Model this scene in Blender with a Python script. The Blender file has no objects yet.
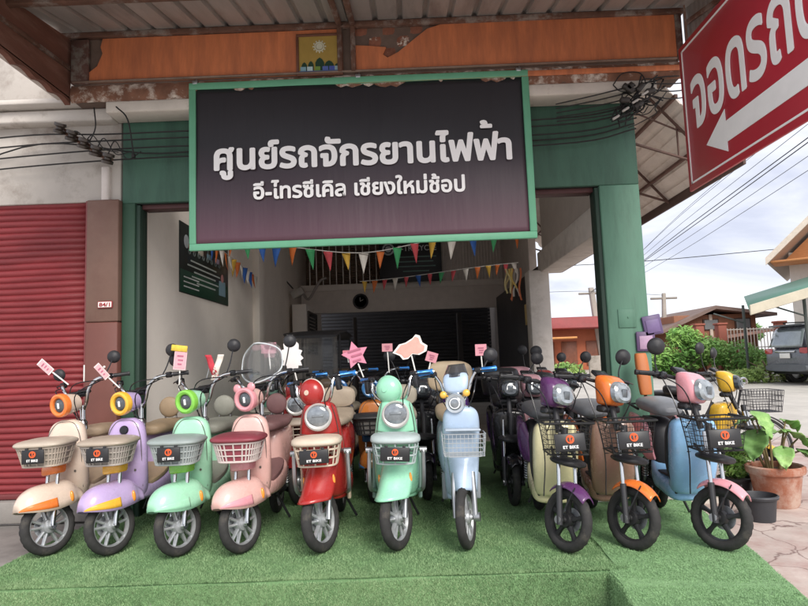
import bpy, bmesh, math, random
import numpy as np
from mathutils import Vector, Matrix, Euler
random.seed(7)
R = math.radians
V = Vector
sc = bpy.context.scene
col = sc.collection

# ------------------------------------------------------------------ camera
cam_data = bpy.data.cameras.new('camera')
cam = bpy.data.objects.new('camera', cam_data)
col.objects.link(cam)
cm = Matrix(((0.999273, 0.036896, 0.009567), (0.013054, -0.095456, -0.995348), (-0.035811, 0.99475, -0.095868))).to_4x4()
cm.translation = (0, 0, 1.30)
cam.matrix_world = cm
cam_data.sensor_fit = 'HORIZONTAL'
cam_data.sensor_width = 36
cam_data.lens = 610 / 808 * 36
cam_data.clip_start = 0.05
cam_data.clip_end = 2000
sc.camera = cam

# ------------------------------------------------------------------ sky, sun, exposure
SUN_EL, SUN_AZ = 38, 158          # sun behind the photographer, veiled by cloud
world = bpy.data.worlds.new('World')
sc.world = world
world.use_nodes = True
wn, wl = world.node_tree.nodes, world.node_tree.links
wn.clear()
w_out = wn.new('ShaderNodeOutputWorld')
w_bg = wn.new('ShaderNodeBackground'); w_bg.inputs['Strength'].default_value = 0.085
w_sky = wn.new('ShaderNodeTexSky'); w_sky.sky_type = 'NISHITA'; w_sky.sun_disc = False
w_sky.sun_elevation = R(SUN_EL); w_sky.sun_rotation = R(SUN_AZ)
w_sky.air_density = 1.0; w_sky.dust_density = 2.0
w_tc = wn.new('ShaderNodeTexCoord')
w_map = wn.new('ShaderNodeMapping'); w_map.inputs['Scale'].default_value = (1.0, 1.0, 3.2)
w_n = wn.new('ShaderNodeTexNoise'); w_n.inputs['Scale'].default_value = 2.6; w_n.inputs['Detail'].default_value = 7; w_n.inputs['Roughness'].default_value = 0.55
w_n.inputs['Distortion'].default_value = 0.5
w_r = wn.new('ShaderNodeValToRGB')
w_r.color_ramp.elements[0].position = 0.36; w_r.color_ramp.elements[0].color = (3.9, 4.05, 4.85, 1)
w_r.color_ramp.elements[1].position = 0.62; w_r.color_ramp.elements[1].color = (6.9, 6.9, 7.1, 1)
w_mix = wn.new('ShaderNodeMixRGB'); w_mix.inputs['Fac'].default_value = 0.88
wl.new(w_tc.outputs['Generated'], w_map.inputs['Vector'])
wl.new(w_map.outputs['Vector'], w_n.inputs['Vector'])
wl.new(w_n.outputs['Fac'], w_r.inputs['Fac'])
wl.new(w_sky.outputs['Color'], w_mix.inputs['Color1'])
wl.new(w_r.outputs['Color'], w_mix.inputs['Color2'])
wl.new(w_mix.outputs['Color'], w_bg.inputs['Color'])
wl.new(w_bg.outputs['Background'], w_out.inputs['Surface'])
sun_data = bpy.data.lights.new('sun', 'SUN'); sun_data.energy = 1.5; sun_data.angle = R(28); sun_data.color = (1.0, 0.95, 0.88)
sun = bpy.data.objects.new('sun', sun_data); col.objects.link(sun)
_a, _e = R(SUN_AZ), R(SUN_EL)
_d = V((math.sin(_a) * math.cos(_e), math.cos(_a) * math.cos(_e), math.sin(_e)))
sun.rotation_euler = _d.to_track_quat('Z', 'Y').to_euler()
sun.location = (0, -5, 12)
sc.view_settings.view_transform = 'Standard'
sc.view_settings.look = 'None'
sc.view_settings.exposure = 1.22
sc.view_settings.gamma = 1
sc.view_settings.use_curve_mapping = False
sc.render.engine = 'CYCLES'
sc.cycles.max_bounces = 12
sc.cycles.diffuse_bounces = 9

# ------------------------------------------------------------------ materials
def lin(h):
    h = h.lstrip('#')
    out = []
    for i in (0, 2, 4):
        c = int(h[i:i + 2], 16) / 255
        out.append(c / 12.92 if c <= 0.04045 else ((c + 0.055) / 1.055) ** 2.4)
    y = 0.25 * out[0] + 0.65 * out[1] + 0.1 * out[2]
    return [(c * 0.94 + y * 0.06) * 0.99 + 0.004 for c in out]      # every colour slightly greyed and lifted to imitate haze

_mats = {}
def mat(col_, rough=0.5, metal=0.0, var=0.12, vs=6.0, bump=0.0, bs=60.0, coat=0.0, trans=0.0, alpha=1.0, col2=None, th=(0.45, 0.6), ps=4.0, ior=1.45, stretch=None, spec=0.5):
    """Principled material with uneven colour (noise), optional second colour in patches and bump."""
    key = (col_, rough, metal, var, vs, bump, bs, coat, trans, alpha, col2, th, ps, ior, stretch, spec)
    if key in _mats: return _mats[key]
    m = bpy.data.materials.new('surface'); m.use_nodes = True
    nt = m.node_tree; N = nt.nodes; L = nt.links
    b = N['Principled BSDF']
    c = lin(col_)
    tc = N.new('ShaderNodeTexCoord')
    src = tc.outputs['Object']
    if stretch:
        mp = N.new('ShaderNodeMapping'); mp.inputs['Scale'].default_value = stretch
        L.new(src, mp.inputs['Vector']); src = mp.outputs['Vector']
    n = N.new('ShaderNodeTexNoise'); n.inputs['Scale'].default_value = vs; n.inputs['Detail'].default_value = 6; n.inputs['Roughness'].default_value = 0.65
    L.new(src, n.inputs['Vector'])
    r = N.new('ShaderNodeValToRGB')
    r.color_ramp.elements[0].position = 0.3; r.color_ramp.elements[1].position = 0.7
    r.color_ramp.elements[0].color = [x * (1 - var) for x in c] + [1]
    r.color_ramp.elements[1].color = [min(1, x * (1 + var)) for x in c] + [1]
    L.new(n.outputs['Fac'], r.inputs['Fac'])
    out = r.outputs['Color']
    if col2:
        n2 = N.new('ShaderNodeTexNoise'); n2.inputs['Scale'].default_value = ps; n2.inputs['Detail'].default_value = 8; n2.inputs['Roughness'].default_value = 0.7
        L.new(src, n2.inputs['Vector'])
        r2 = N.new('ShaderNodeValToRGB'); r2.color_ramp.elements[0].position = th[0]; r2.color_ramp.elements[1].position = th[1]
        L.new(n2.outputs['Fac'], r2.inputs['Fac'])
        mx = N.new('ShaderNodeMixRGB'); mx.inputs['Color2'].default_value = lin(col2) + [1]
        L.new(r2.outputs['Color'], mx.inputs['Fac']); L.new(out, mx.inputs['Color1'])
        out = mx.outputs['Color']
    L.new(out, b.inputs['Base Color'])
    rr = N.new('ShaderNodeMapRange'); rr.inputs['To Min'].default_value = max(0.02, rough - 0.07); rr.inputs['To Max'].default_value = min(1, rough + 0.09)
    L.new(n.outputs['Fac'], rr.inputs['Value']); L.new(rr.outputs['Result'], b.inputs['Roughness'])
    b.inputs['Metallic'].default_value = metal
    b.inputs['IOR'].default_value = ior
    b.inputs['Specular IOR Level'].default_value = spec
    if coat: b.inputs['Coat Weight'].default_value = coat; b.inputs['Coat Roughness'].default_value = 0.08
    if trans: b.inputs['Transmission Weight'].default_value = trans
    if alpha < 1: b.inputs['Alpha'].default_value = alpha
    if bump:
        n3 = N.new('ShaderNodeTexNoise'); n3.inputs['Scale'].default_value = bs; n3.inputs['Detail'].default_value = 4
        L.new(src, n3.inputs['Vector'])
        bp = N.new('ShaderNodeBump'); bp.inputs['Strength'].default_value = bump; bp.inputs['Distance'].default_value = 0.01
        L.new(n3.outputs['Fac'], bp.inputs['Height']); L.new(bp.outputs['Normal'], b.inputs['Normal'])
    _mats[key] = m
    return m

def paint(h):
    d = '#' + ''.join('%02x' % int(int(h[i:i + 2], 16) * .86 + k * .14) for i, k in ((1, 120), (3, 108), (5, 94)))
    return mat(h, 0.26, var=0.07, vs=5, coat=0.45, bump=0.012, bs=8, col2=d, th=(0.5, 0.8), ps=7)      # gloss paint under patchy road dust
def plastic(h, rough=0.45): return mat(h, rough, var=0.1, vs=12, bump=0.04, bs=200)
CHROME = mat('#c9cbcd', 0.16, 1.0, var=0.06)
STEEL = mat('#aeb1b4', 0.34, 0.85, var=0.1)
ALU = mat('#b4b7ba', 0.34, 0.55, var=0.15, vs=24)
BLACK = mat('#26262a', 0.5, var=0.2, vs=14, bump=0.05, bs=150)
BLACKG = mat('#1a1a1e', 0.25, var=0.15)
TYRE = mat('#2e2d2d', 0.8, var=0.25, vs=22, bump=0.15, bs=120, col2='#57524a', th=(0.55, 0.75), ps=7)
LENS = mat('#8f979d', 0.08, 0.3, var=0.15, vs=18, coat=0.6)
LENSD = mat('#8b9298', 0.1, 0.55, var=0.3, vs=22, coat=0.6)
GLASS = mat('#e8eef2', 0.05, var=0.02, trans=0.92, ior=1.15, alpha=0.55)
AMBER = mat('#f0941e', 0.18, var=0.1, coat=0.5)
REDL = mat('#b3161a', 0.18, var=0.1, coat=0.5)
WHITE = mat('#e9e7e2', 0.5, var=0.04)
GRIPBLUE = mat('#1d78c4', 0.3, 0.35, var=0.15, coat=0.4)

# ------------------------------------------------------------------ mesh builder
def catmull(pts, m=6):
    pts = [V(p) for p in pts]
    if len(pts) < 3: return pts
    P = [pts[0] * 2 - pts[1]] + pts + [pts[-1] * 2 - pts[-2]]
    out = []
    for i in range(1, len(P) - 2):
        p0, p1, p2, p3 = P[i - 1], P[i], P[i + 1], P[i + 2]
        for k in range(m):
            t = k / m
            out.append(0.5 * ((2 * p1) + (p2 - p0) * t + (2 * p0 - 5 * p1 + 4 * p2 - p3) * t * t + (3 * p1 - p0 - 3 * p2 + p3) * t ** 3))
    out.append(pts[-1])
    return out

def smooth_keys(keys, m=4):
    K = np.array(keys, float)
    if len(K) < 3: return K
    P = np.vstack([2 * K[0] - K[1], K, 2 * K[-1] - K[-2]])
    out = []
    for i in range(1, len(P) - 2):
        p0, p1, p2, p3 = P[i - 1], P[i], P[i + 1], P[i + 2]
        for k in range(m):
            t = k / m
            out.append(0.5 * (2 * p1 + (p2 - p0) * t + (2 * p0 - 5 * p1 + 4 * p2 - p3) * t * t + (3 * p1 - p0 - 3 * p2 + p3) * t ** 3))
    out.append(K[-1])
    return np.array(out)

class MB:
    def __init__(s, M=None):
        s.v = []; s.f = []; s.mi = []; s.mats = []; s.M = M or Matrix.Identity(4)
    def _m(s, m):
        if m not in s.mats: s.mats.append(m)
        return s.mats.index(m)
    def add(s, verts, faces, m=None):
        o = len(s.v)
        s.v += [tuple(s.M @ V(p)) for p in verts]
        k = s._m(m) if m else 0
        for f in faces:
            s.f.append([i + o for i in f]); s.mi.append(k)
        return s
    def box(s, c, size, bev=0.0, rot=None, m=None, taper=None):
        c = V(c); hx, hy, hz = [d / 2 for d in size]
        rot = rot.to_matrix() if isinstance(rot, Euler) else (rot or Matrix.Identity(3))
        if bev <= 0:
            vs = [V((x * hx, y * hy, z * hz)) for x in (-1, 1) for y in (-1, 1) for z in (-1, 1)]
            if taper: vs = [V((p.x * (taper if p.z > 0 else 1), p.y * (taper if p.z > 0 else 1), p.z)) for p in vs]
            fs = [(0, 1, 3, 2), (4, 6, 7, 5), (0, 4, 5, 1), (2, 3, 7, 6), (0, 2, 6, 4), (1, 5, 7, 3)]
            return s.add([c + rot @ p for p in vs], fs, m)
        b = min(bev, hx * .95, hy * .95, hz * .95)
        bm = bmesh.new()
        for x in (-1, 1):
            for y in (-1, 1):
                for z in (-1, 1):
                    for q in ((hx - b, hy - b, hz), (hx - b, hy, hz - b), (hx, hy - b, hz - b), (hx - b * .42, hy - b * .42, hz - b * .42)):
                        p = V((x * q[0], y * q[1], z * q[2]))
                        if taper and z > 0: p.x *= taper; p.y *= taper
                        bm.verts.new(p)
        bmesh.ops.convex_hull(bm, input=bm.verts)
        bm.verts.ensure_lookup_table(); bm.verts.index_update()
        s.add([c + rot @ p.co for p in bm.verts], [[q.index for q in f.verts] for f in bm.faces], m)
        bm.free(); return s
    def loft(s, secs, n=20, m=None, cap=True, closed=False):
        """secs: (centre, half-width vector, half-height vector, exponent)"""
        vs = []; fs = []
        for c, a, b, e in secs:
            c, a, b = V(c), V(a), V(b)
            for k in range(n):
                t = 2 * math.pi * k / n
                ct, st = math.cos(t), math.sin(t)
                vs.append(c + a * math.copysign(abs(ct) ** (2 / e), ct) + b * math.copysign(abs(st) ** (2 / e), st))
        q = len(secs)
        for i in range(q if closed else q - 1):
            for k in range(n):
                j = (k + 1) % n; i2 = (i + 1) % q
                fs.append((i * n + k, i * n + j, i2 * n + j, i2 * n + k))
        if cap and not closed:
            fs.append(list(range(n))[::-1]); fs.append([(q - 1) * n + k for k in range(n)])
        return s.add(vs, fs, m)
    def lofty(s, keys, e=2.6, n=20, m=None, mm=4, x=0.0):
        """keys (y, zc, hw, hh): sections square to y"""
        return s.loft([((x, k[0], k[1]), (max(k[2], .001), 0, 0), (0, 0, max(k[3], .001)), e) for k in smooth_keys(keys, mm)], n, m)
    def loftz(s, keys, e=2.6, n=20, m=None, mm=4, x=0.0):
        """keys (z, yc, hw, hd): sections square to z"""
        return s.loft([((x, k[1], k[0]), (max(k[2], .001), 0, 0), (0, max(k[3], .001), 0), e) for k in smooth_keys(keys, mm)], n, m)
    def tube(s, pts, r, n=8, m=None, curve=True, closed=False, mm=5, r1=None):
        P = catmull(pts, mm) if curve and len(pts) > 2 else [V(p) for p in pts]
        q = len(P)
        T = []
        for i in range(q):
            a = P[(i - 1) % q] if closed else P[max(i - 1, 0)]; b = P[(i + 1) % q] if closed else P[min(i + 1, q - 1)]
            d = (b - a); T.append(d.normalized() if d.length > 1e-9 else V((0, 0, 1)))
        up = V((0, 0, 1)) if abs(T[0].z) < .9 else V((1, 0, 0))
        nrm = (up - T[0] * up.dot(T[0])).normalized()
        secs = []
        for i in range(q):
            nrm = (nrm - T[i] * nrm.dot(T[i]))
            nrm = nrm.normalized() if nrm.length > 1e-6 else T[i].orthogonal().normalized()
            rr = r if r1 is None else r + (r1 - r) * i / max(1, q - 1)
            secs.append((P[i], nrm * rr, T[i].cross(nrm) * rr, 2))
        return s.loft(secs, n, m, closed=closed)
    def lathe(s, prof, c=(0, 0, 0), axis=(0, 0, 1), n=32, m=None, closed=False, squash=None):
        """prof: (radius, height along axis)"""
        ax = V(axis).normalized(); u = ax.orthogonal().normalized(); w = ax.cross(u); c = V(c)
        q = len(prof); vs = []; fs = []
        for r, h in prof:
            for k in range(n):
                t = 2 * math.pi * k / n
                vs.append(c + ax * h + u * (r * math.cos(t)) + w * (r * math.sin(t)))
        for i in range(q if closed else q - 1):
            for k in range(n):
                j = (k + 1) % n; i2 = (i + 1) % q
                fs.append((i * n + k, i * n + j, i2 * n + j, i2 * n + k))
        if not closed:
            if prof[0][0] > 1e-5: fs.append(list(range(n))[::-1])
            if prof[-1][0] > 1e-5: fs.append([(q - 1) * n + k for k in range(n)])
        return s.add(vs, fs, m)
    def torus(s, c, axis, Rr, r, n=36, k=10, m=None):
        return s.lathe([(Rr + r * math.cos(2 * math.pi * i / k), r * math.sin(2 * math.pi * i / k)) for i in range(k)], c, axis, n, m, closed=True)
    def ball(s, c, r, m=None, n=16, k=10, sx=1, sy=1, sz=1):
        c = V(c)
        vs = []; fs = []
        for i in range(k + 1):
            a = math.pi * i / k
            for j in range(n):
                t = 2 * math.pi * j / n
                vs.append(c + V((r * sx * math.sin(a) * math.cos(t), r * sy * math.sin(a) * math.sin(t), r * sz * math.cos(a))))
        for i in range(k):
            for j in range(n):
                j2 = (j + 1) % n
                fs.append((i * n + j, (i + 1) * n + j, (i + 1) * n + j2, i * n + j2))
        return s.add(vs, fs, m)
    def prism(s, poly, thick, M=None, m=None):
        """flat outline in local xy, extruded +z by thick, placed by M"""
        M = M or Matrix.Identity(4); q = len(poly)
        vs = [M @ V((p[0], p[1], 0)) for p in poly] + [M @ V((p[0], p[1], thick)) for p in poly]
        fs = [list(range(q))[::-1], list(range(q, 2 * q))] + [(i, (i + 1) % q, q + (i + 1) % q, q + i) for i in range(q)]
        return s.add(vs, fs, m)
    def grid(s, fn, nu, nv, m=None):
        vs = [fn(i / nu, j / nv) for i in range(nu + 1) for j in range(nv + 1)]
        fs = [(i * (nv + 1) + j, (i + 1) * (nv + 1) + j, (i + 1) * (nv + 1) + j + 1, i * (nv + 1) + j + 1) for i in range(nu) for j in range(nv)]
        return s.add(vs, fs, m)
    def build(s, name, m=None, parent=None, label=None, smooth=True, ang=38, solid=0.0, kind=None):
        me = bpy.data.meshes.new(name)
        me.from_pydata(s.v, [], s.f)
        mats = s.mats if s.mats else [m]
        for x in mats: me.materials.append(x)
        if s.mats: me.polygons.foreach_set('material_index', s.mi)
        me.validate()
        bm = bmesh.new(); bm.from_mesh(me); bmesh.ops.recalc_face_normals(bm, faces=bm.faces); bm.to_mesh(me); bm.free()
        if smooth:
            me.shade_smooth(); me.set_sharp_from_angle(angle=R(ang))
        o = bpy.data.objects.new(name, me); col.objects.link(o)
        if parent: o.parent = parent
        if label: o['label'] = label
        if kind: o['kind'] = kind
        if solid:
            md = o.modifiers.new('thickness', 'SOLIDIFY'); md.thickness = solid; md.offset = 0
        return o

def tag(o, label, cat, group=None, kind=None):
    o['label'] = label; o['category'] = cat
    if group: o['group'] = group
    if kind: o['kind'] = kind
    return o
def thing(name, label, cat, loc=(0, 0, 0), rz=0.0, group=None):
    o = bpy.data.objects.new(name, None); col.objects.link(o); o.empty_display_size = 0.1
    o.location = loc; o.rotation_euler = (0, 0, rz)
    return tag(o, label, cat, group)
def struct(o):
    o['kind'] = 'structure'; return o

_fonts = {}
def text_obj(body, width, height, M, m, parent, name='lettering', bold=0.0, extrude=0.002, label=None, shear=0.0, fit='both'):
    """Lettering made from Blender's own font, fitted to width x height, lying in M's local xy plane, centred."""
    cu = bpy.data.curves.new(name, 'FONT'); cu.body = body; cu.size = 1; cu.extrude = 0.01; cu.align_x = 'CENTER'; cu.shear = shear
    cu.resolution_u = 4; cu.offset = .004 if bold else 0
    tmp = bpy.data.objects.new('tmp', cu); col.objects.link(tmp)
    dg = bpy.context.evaluated_depsgraph_get()
    m0 = bpy.data.meshes.new_from_object(tmp.evaluated_get(dg))
    bpy.data.objects.remove(tmp)
    co = np.array([v.co for v in m0.vertices]); lo, hi = co.min(0), co.max(0)
    sx = width / (hi[0] - lo[0] + 2 * bold); sy = height / (hi[1] - lo[1] + 2 * bold) if height else sx
    if fit == 'width': sy = sx
    fs0 = [list(p.vertices) for p in m0.polygons]
    vs = []; fs = []
    sh = [(0, 0)] + ([(bold * math.cos(k * math.pi / 4), bold * math.sin(k * math.pi / 4)) for k in range(8)] if bold else [])
    for k, (dx, dy) in enumerate(sh):            # heavier strokes: the outline repeated round a small circle
        o_ = len(vs)
        for c in co:
            vs.append(M @ V(((c[0] + dx - (lo[0] + hi[0]) / 2) * sx, (c[1] + dy - (lo[1] + hi[1]) / 2) * sy, (c[2] - lo[2]) / max(1e-6, hi[2] - lo[2]) * extrude + k * .00025)))
        fs += [[i + o_ for i in f] for f in fs0]
    me = bpy.data.meshes.new(name); me.from_pydata(vs, [], fs); me.update()
    bpy.data.meshes.remove(m0)
    me.materials.append(m)
    o = bpy.data.objects.new(name, me); col.objects.link(o)
    o.parent = parent
    if label: o['label'] = label
    return o
def face(cx_, cy_, cz_, yaw=0.0, pitch=0.0, roll=0.0):
    """frame whose local +z looks towards -Y of the world (towards the photographer)"""
    return Matrix.Translation((cx_, cy_, cz_)) @ Matrix.Rotation(yaw, 4, 'Z') @ Matrix.Rotation(R(90) + pitch, 4, 'X') @ Matrix.Rotation(roll, 4, 'Z')

# ================================================================== GROUND
def gz(x, y):
    if y < 4: return -0.27
    if y < 6: return -0.27 + (y - 4) * 0.075
    if y < 9: return -0.12
    if y < 45: return -0.12 + (y - 9) * 0.034
    return 1.1
m_road = mat('#b3aea6', 0.9, var=0.15, vs=1.2, bump=0.25, bs=40, col2='#c3bdb4', th=(0.45, 0.7), ps=0.5)
g = MB()
ys = [-14, -8, -4, 0, 2, 4, 6, 8, 9, 10, 12, 15, 18, 22, 26, 30, 36, 45, 80, 300, 900]
xs = [-900, -200, -60, -20, -8, -4, 0, 4, 8, 12, 16, 20, 30, 60, 200, 900]
g.add([(x, y, gz(x, y)) for x in xs for y in ys], [(i * len(ys) + j, (i + 1) * len(ys) + j, (i + 1) * len(ys) + j + 1, i * len(ys) + j + 1) for i in range(len(xs) - 1) for j in range(len(ys) - 1)])
struct(g.build('road', m_road))

# pinkish cracked pavement slabs on the right
def slab_mat():
    m = mat('#c4b3aa', 0.85, var=0.16, vs=2.5, bump=0.2, bs=30, col2='#b3958d', th=(0.46, 0.66), ps=2.2).copy()
    nt = m.node_tree; N = nt.nodes; L = nt.links; b = N['Principled BSDF']
    tc = N.new('ShaderNodeTexCoord')
    vo = N.new('ShaderNodeTexVoronoi'); vo.feature = 'DISTANCE_TO_EDGE'; vo.inputs['Scale'].default_value = 1.7
    nz = N.new('ShaderNodeTexNoise'); nz.inputs['Scale'].default_value = 3; nz.inputs['Detail'].default_value = 6
    mxv = N.new('ShaderNodeMixRGB'); mxv.inputs['Fac'].default_value = 0.22
    L.new(tc.outputs['Object'], mxv.inputs['Color1']); L.new(tc.outputs['Object'], nz.inputs['Vector']); L.new(nz.outputs['Color'], mxv.inputs['Color2'])
    L.new(mxv.outputs['Color'], vo.inputs['Vector'])
    rp = N.new('ShaderNodeValToRGB'); rp.color_ramp.elements[0].position = 0.0; rp.color_ramp.elements[1].position = 0.012
    rp.color_ramp.elements[0].color = (1, 1, 1, 1); rp.color_ramp.elements[1].color = (0, 0, 0, 1)
    L.new(vo.outputs['Distance'], rp.inputs['Fac'])
    old = b.inputs['Base Color'].links[0].from_socket
    mx = N.new('ShaderNodeMixRGB'); mx.inputs['Color2'].default_value = lin('#7f655f') + [1]
    L.new(rp.outputs['Color'], mx.inputs['Fac']); L.new(old, mx.inputs['Color1']); L.new(mx.outputs['Color'], b.inputs['Base Color'])
    return m
pv = MB(); pv.box((3.835, 5.3, -0.2), (5.33, 8.6, 0.3), 0.02)
struct(pv.build('pavement', slab_mat()))
m_conc = mat('#8d8883', 0.85, var=0.14, vs=3, bump=0.15, bs=50, col2='#77726e', th=(0.45, 0.65), ps=2)
lp = MB(); lp.box((-1.8, 4.7, -0.16), (6.2, 1.74, 0.28), 0.015); lp.box((-6.92, 4.5, -0.16), (4.0, 3.0, 0.28), 0.015)
struct(lp.build('concrete_platform', m_conc))
sf = MB(); sf.box((-0.4, 10.9, -0.07), (6.2, 10.6, 0.13), 0.0)
struct(sf.build('shop_floor', mat('#c4bcb2', 0.45, var=0.1, vs=3)))

# artificial grass carpets
m_turf = mat('#6c925f', 0.9, var=0.22, vs=14, bump=0.6, bs=260, col2='#597f4f', th=(0.42, 0.64), ps=2.2)
m_turf2 = mat('#789f6c', 0.9, var=0.16, vs=14, bump=0.5, bs=260, col2='#86ad78', th=(0.45, 0.65), ps=2.0)
def turf_pile(name, count, sampler, m, parent, h=(0.008, 0.016)):
    rng = np.random.default_rng(3)
    p = sampler(rng, count)
    count = len(p)
    a = rng.uniform(0, 2 * math.pi, count); w = rng.uniform(0.0015, 0.003, count); hh = rng.uniform(*h, count)
    lx, ly = rng.normal(0, .006, count), rng.normal(0, .006, count)
    dx, dy = np.cos(a) * w, np.sin(a) * w
    v = np.empty((count, 3, 3))
    v[:, 0] = p + np.stack([-dx, -dy, 0 * dx], 1); v[:, 1] = p + np.stack([dx, dy, 0 * dx], 1); v[:, 2] = p + np.stack([lx, ly, hh], 1)
    me = bpy.data.meshes.new(name)
    me.vertices.add(count * 3); me.vertices.foreach_set('co', v.ravel())
    me.loops.add(count * 3); me.loops.foreach_set('vertex_index', np.arange(count * 3))
    me.polygons.add(count); me.polygons.foreach_set('loop_start', np.arange(0, count * 3, 3))
    me.update(); me.validate(); me.materials.append(m)
    o = bpy.data.objects.new(name, me); col.objects.link(o); o.parent = parent; o['kind'] = 'stuff'
    return o
cp = thing('turf_carpet', 'large green artificial grass carpet under the row of scooters, folded over the front step', 'carpet')
def carpet_fn(u, v):
    # v runs from inside the shop to over the front lip
    L_in, L_fr = 6.0, 0.42
    x = -2.86 + 4.13 * u
    d = v * (L_in + L_fr)
    wob = 0.012 * math.sin(x * 5.1) + 0.008 * math.sin(x * 13 + 1)
    lip = 3.83 + 0.01 * math.sin(x * 3)
    if u < 0.02: pass
    if d < L_in:
        y = lip + (L_in - d)
        z = 0.004 + 0.003 * math.sin(x * 9 + y * 7)
        k = max(0, 1 - (L_in - d) / 0.05)
        z -= 0.012 * k * k
        if y < 5.5: x = x + (0.06 * (4.8 - y) * (-1) * 0.4 if u < 0.5 else 0) * (1 - u)
    else:
        t = (d - L_in)
        y = lip - 0.012 - 0.06 * t - wob * t * 4; z = -0.006 - t * 0.62
        x = x - 0.024 * (1 - u)
    return (x, y, z)
cb = MB(); cb.grid(lambda u, v: carpet_fn(u, v), 60, 240, m_turf)
cb.build('backing', m_turf, cp, smooth=True, ang=60)
def samp_main(rng, n):
    u = rng.uniform(0, 1, n); y = 3.84 + (rng.uniform(0, 1, n) ** 1.8) * 2.6
    x = -2.86 + 4.13 * u
    k = int(n * .30)
    z = np.full(n, 0.004)
    zz = rng.uniform(0, .26, k); xk = x[:k]; t = zz / .62; wob = .012 * np.sin(xk * 5.1) + .008 * np.sin(xk * 13 + 1); y[:k] = 3.83 + .01 * np.sin(xk * 3) - .012 - .06 * t - wob * t * 4 - .003; z[:k] = -zz - .004
    return np.stack([x, y, z], 1)
turf_pile('turf_pile', 170000, samp_main, mat('#759966', 0.85, var=0.35, vs=30, col2='#8caa78', th=(.4, .6), ps=2.5), cp)
cr = thing('turf_mat', 'lighter green artificial grass mat lying on the pavement under the sky blue scooter', 'mat')
MATP = [(1.18, 4.35), (1.30, 3.0), (2.02, 3.0), (2.42, 5.3)]
def mat_z(y): return 0.012 if y > 4.05 else 0.012 - (4.05 - y) * 0.042
def mat_fn(u, v):
    y = 5.5 - v * 2.8
    xl = 1.22 + 0.01 * math.sin(y * 9) - (0.08 if y < 3.86 else 0); xr = 2.0 + (y - 3.2) * 0.16
    if u == 0 and y < 3.84: return (xl - .005, y, mat_z(y) - .24)      # the edge hangs down past the step
    if u == 0: return (xl, y, mat_z(y) - .01)
    u = (u - .05) / .95
    return (xl + (xr - xl) * u, y, mat_z(y) + 0.004 * math.sin(y * 16 + u * 2) * (1 if y < 3.9 else .3))
mb_ = MB(); mb_.grid(mat_fn, 20, 60, m_turf2); mb_.build('backing', m_turf2, cr, solid=0.012, ang=60)
def samp_mat(rng, n):
    u = rng.uniform(0, 1, n); y = 3.0 + rng.uniform(0, 1, n) ** 1.4 * 2.5
    xl = np.where(y < 3.86, 1.14, 1.22); xr = 2.0 + (y - 3.2) * 0.16
    x = xl + (xr - xl) * u; z = np.where(y > 4.05, 0.02, 0.02 - (4.05 - y) * 0.042)
    k = n // 7                                   # the side that hangs down past the step
    y[:k] = rng.uniform(2.75, 3.84, k); x[:k] = 1.128 + .01 * np.sin(y[:k] * 9) + rng.uniform(-.006, .004, k); z[:k] = -rng.uniform(.0, .22, k)
    return np.stack([x, y, z], 1)
turf_pile('turf_pile', 60000, samp_mat, mat('#82a874', 0.85, var=0.3, vs=30), cr, h=(0.004, 0.009))

# ================================================================== SHOP FRONT
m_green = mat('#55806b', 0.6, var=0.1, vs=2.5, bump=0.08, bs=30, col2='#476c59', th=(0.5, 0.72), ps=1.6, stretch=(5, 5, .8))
m_fascia_shaded = mat('#3b6150', 0.6, var=0.12, vs=2.0, bump=0.08, bs=30, col2='#2c4c40', th=(0.48, 0.72), ps=1.4, stretch=(4, 4, .7))  # green darkened overall, standing in for the shade under the canopy
m_green_shaded = mat('#20382d', 0.6, var=0.1, vs=3)  # shade on the reveals of the opening put into a darker green
m_white = mat('#c4bdb6', 0.8, var=0.06, vs=1.5, bump=0.06, bs=25, col2='#b3a9a0', th=(0.52, 0.8), ps=1.6)
m_grime = mat('#b7b0a9', 0.85, var=0.1, vs=2, bump=0.12, bs=25, col2='#8a7f76', th=(0.5, 0.72), ps=2.4)
fw = thing('shop_facade', 'green painted shop front framing the wide scooter shop opening', 'building', (0, 5.57, 0))
b = MB(); b.box((-0.245, 0.11, 3.33), (4.83, 0.22, 0.92), 0.006); b.build('fascia', m_fascia_shaded, fw)
b = MB(); b.box((1.985, 0.11, 1.36), (0.37, 0.22, 3.02), 0.01); b.build('pillar', m_green, fw)
b = MB(); b.box((-2.6, 0.11, 1.36), (0.12, 0.22, 3.02), 0.006); b.build('pillar', mat('#294a38', 0.6, var=0.1, vs=3), fw)
for xx in (1.78, -2.52):
    b = MB(); b.box((xx, 0.1, 1.42), (0.04, 0.16, 2.87), 0.004); b.build('door_jamb', m_green_shaded, fw)
b = MB(); b.box((-0.37, 0.13, 2.845), (4.26, 0.14, 0.045), 0.004, m=mat('#4c2a2a', 0.6)); b.box((-0.37, 0.08, 2.875), (4.34, 0.1, 0.02), 0.0, m=mat('#1f2a25', 0.6)); b.build('shutter_box', None, fw)
# raised square and fixings on the pillar
b = MB(); b.box((1.97, -0.004, 1.62), (0.16, 0.01, 0.17), 0.003); b.box((1.98, -0.011, 1.63), (0.012, 0.01, 0.012), 0, m=None); b.build('cover_plate', m_green, fw)

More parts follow.
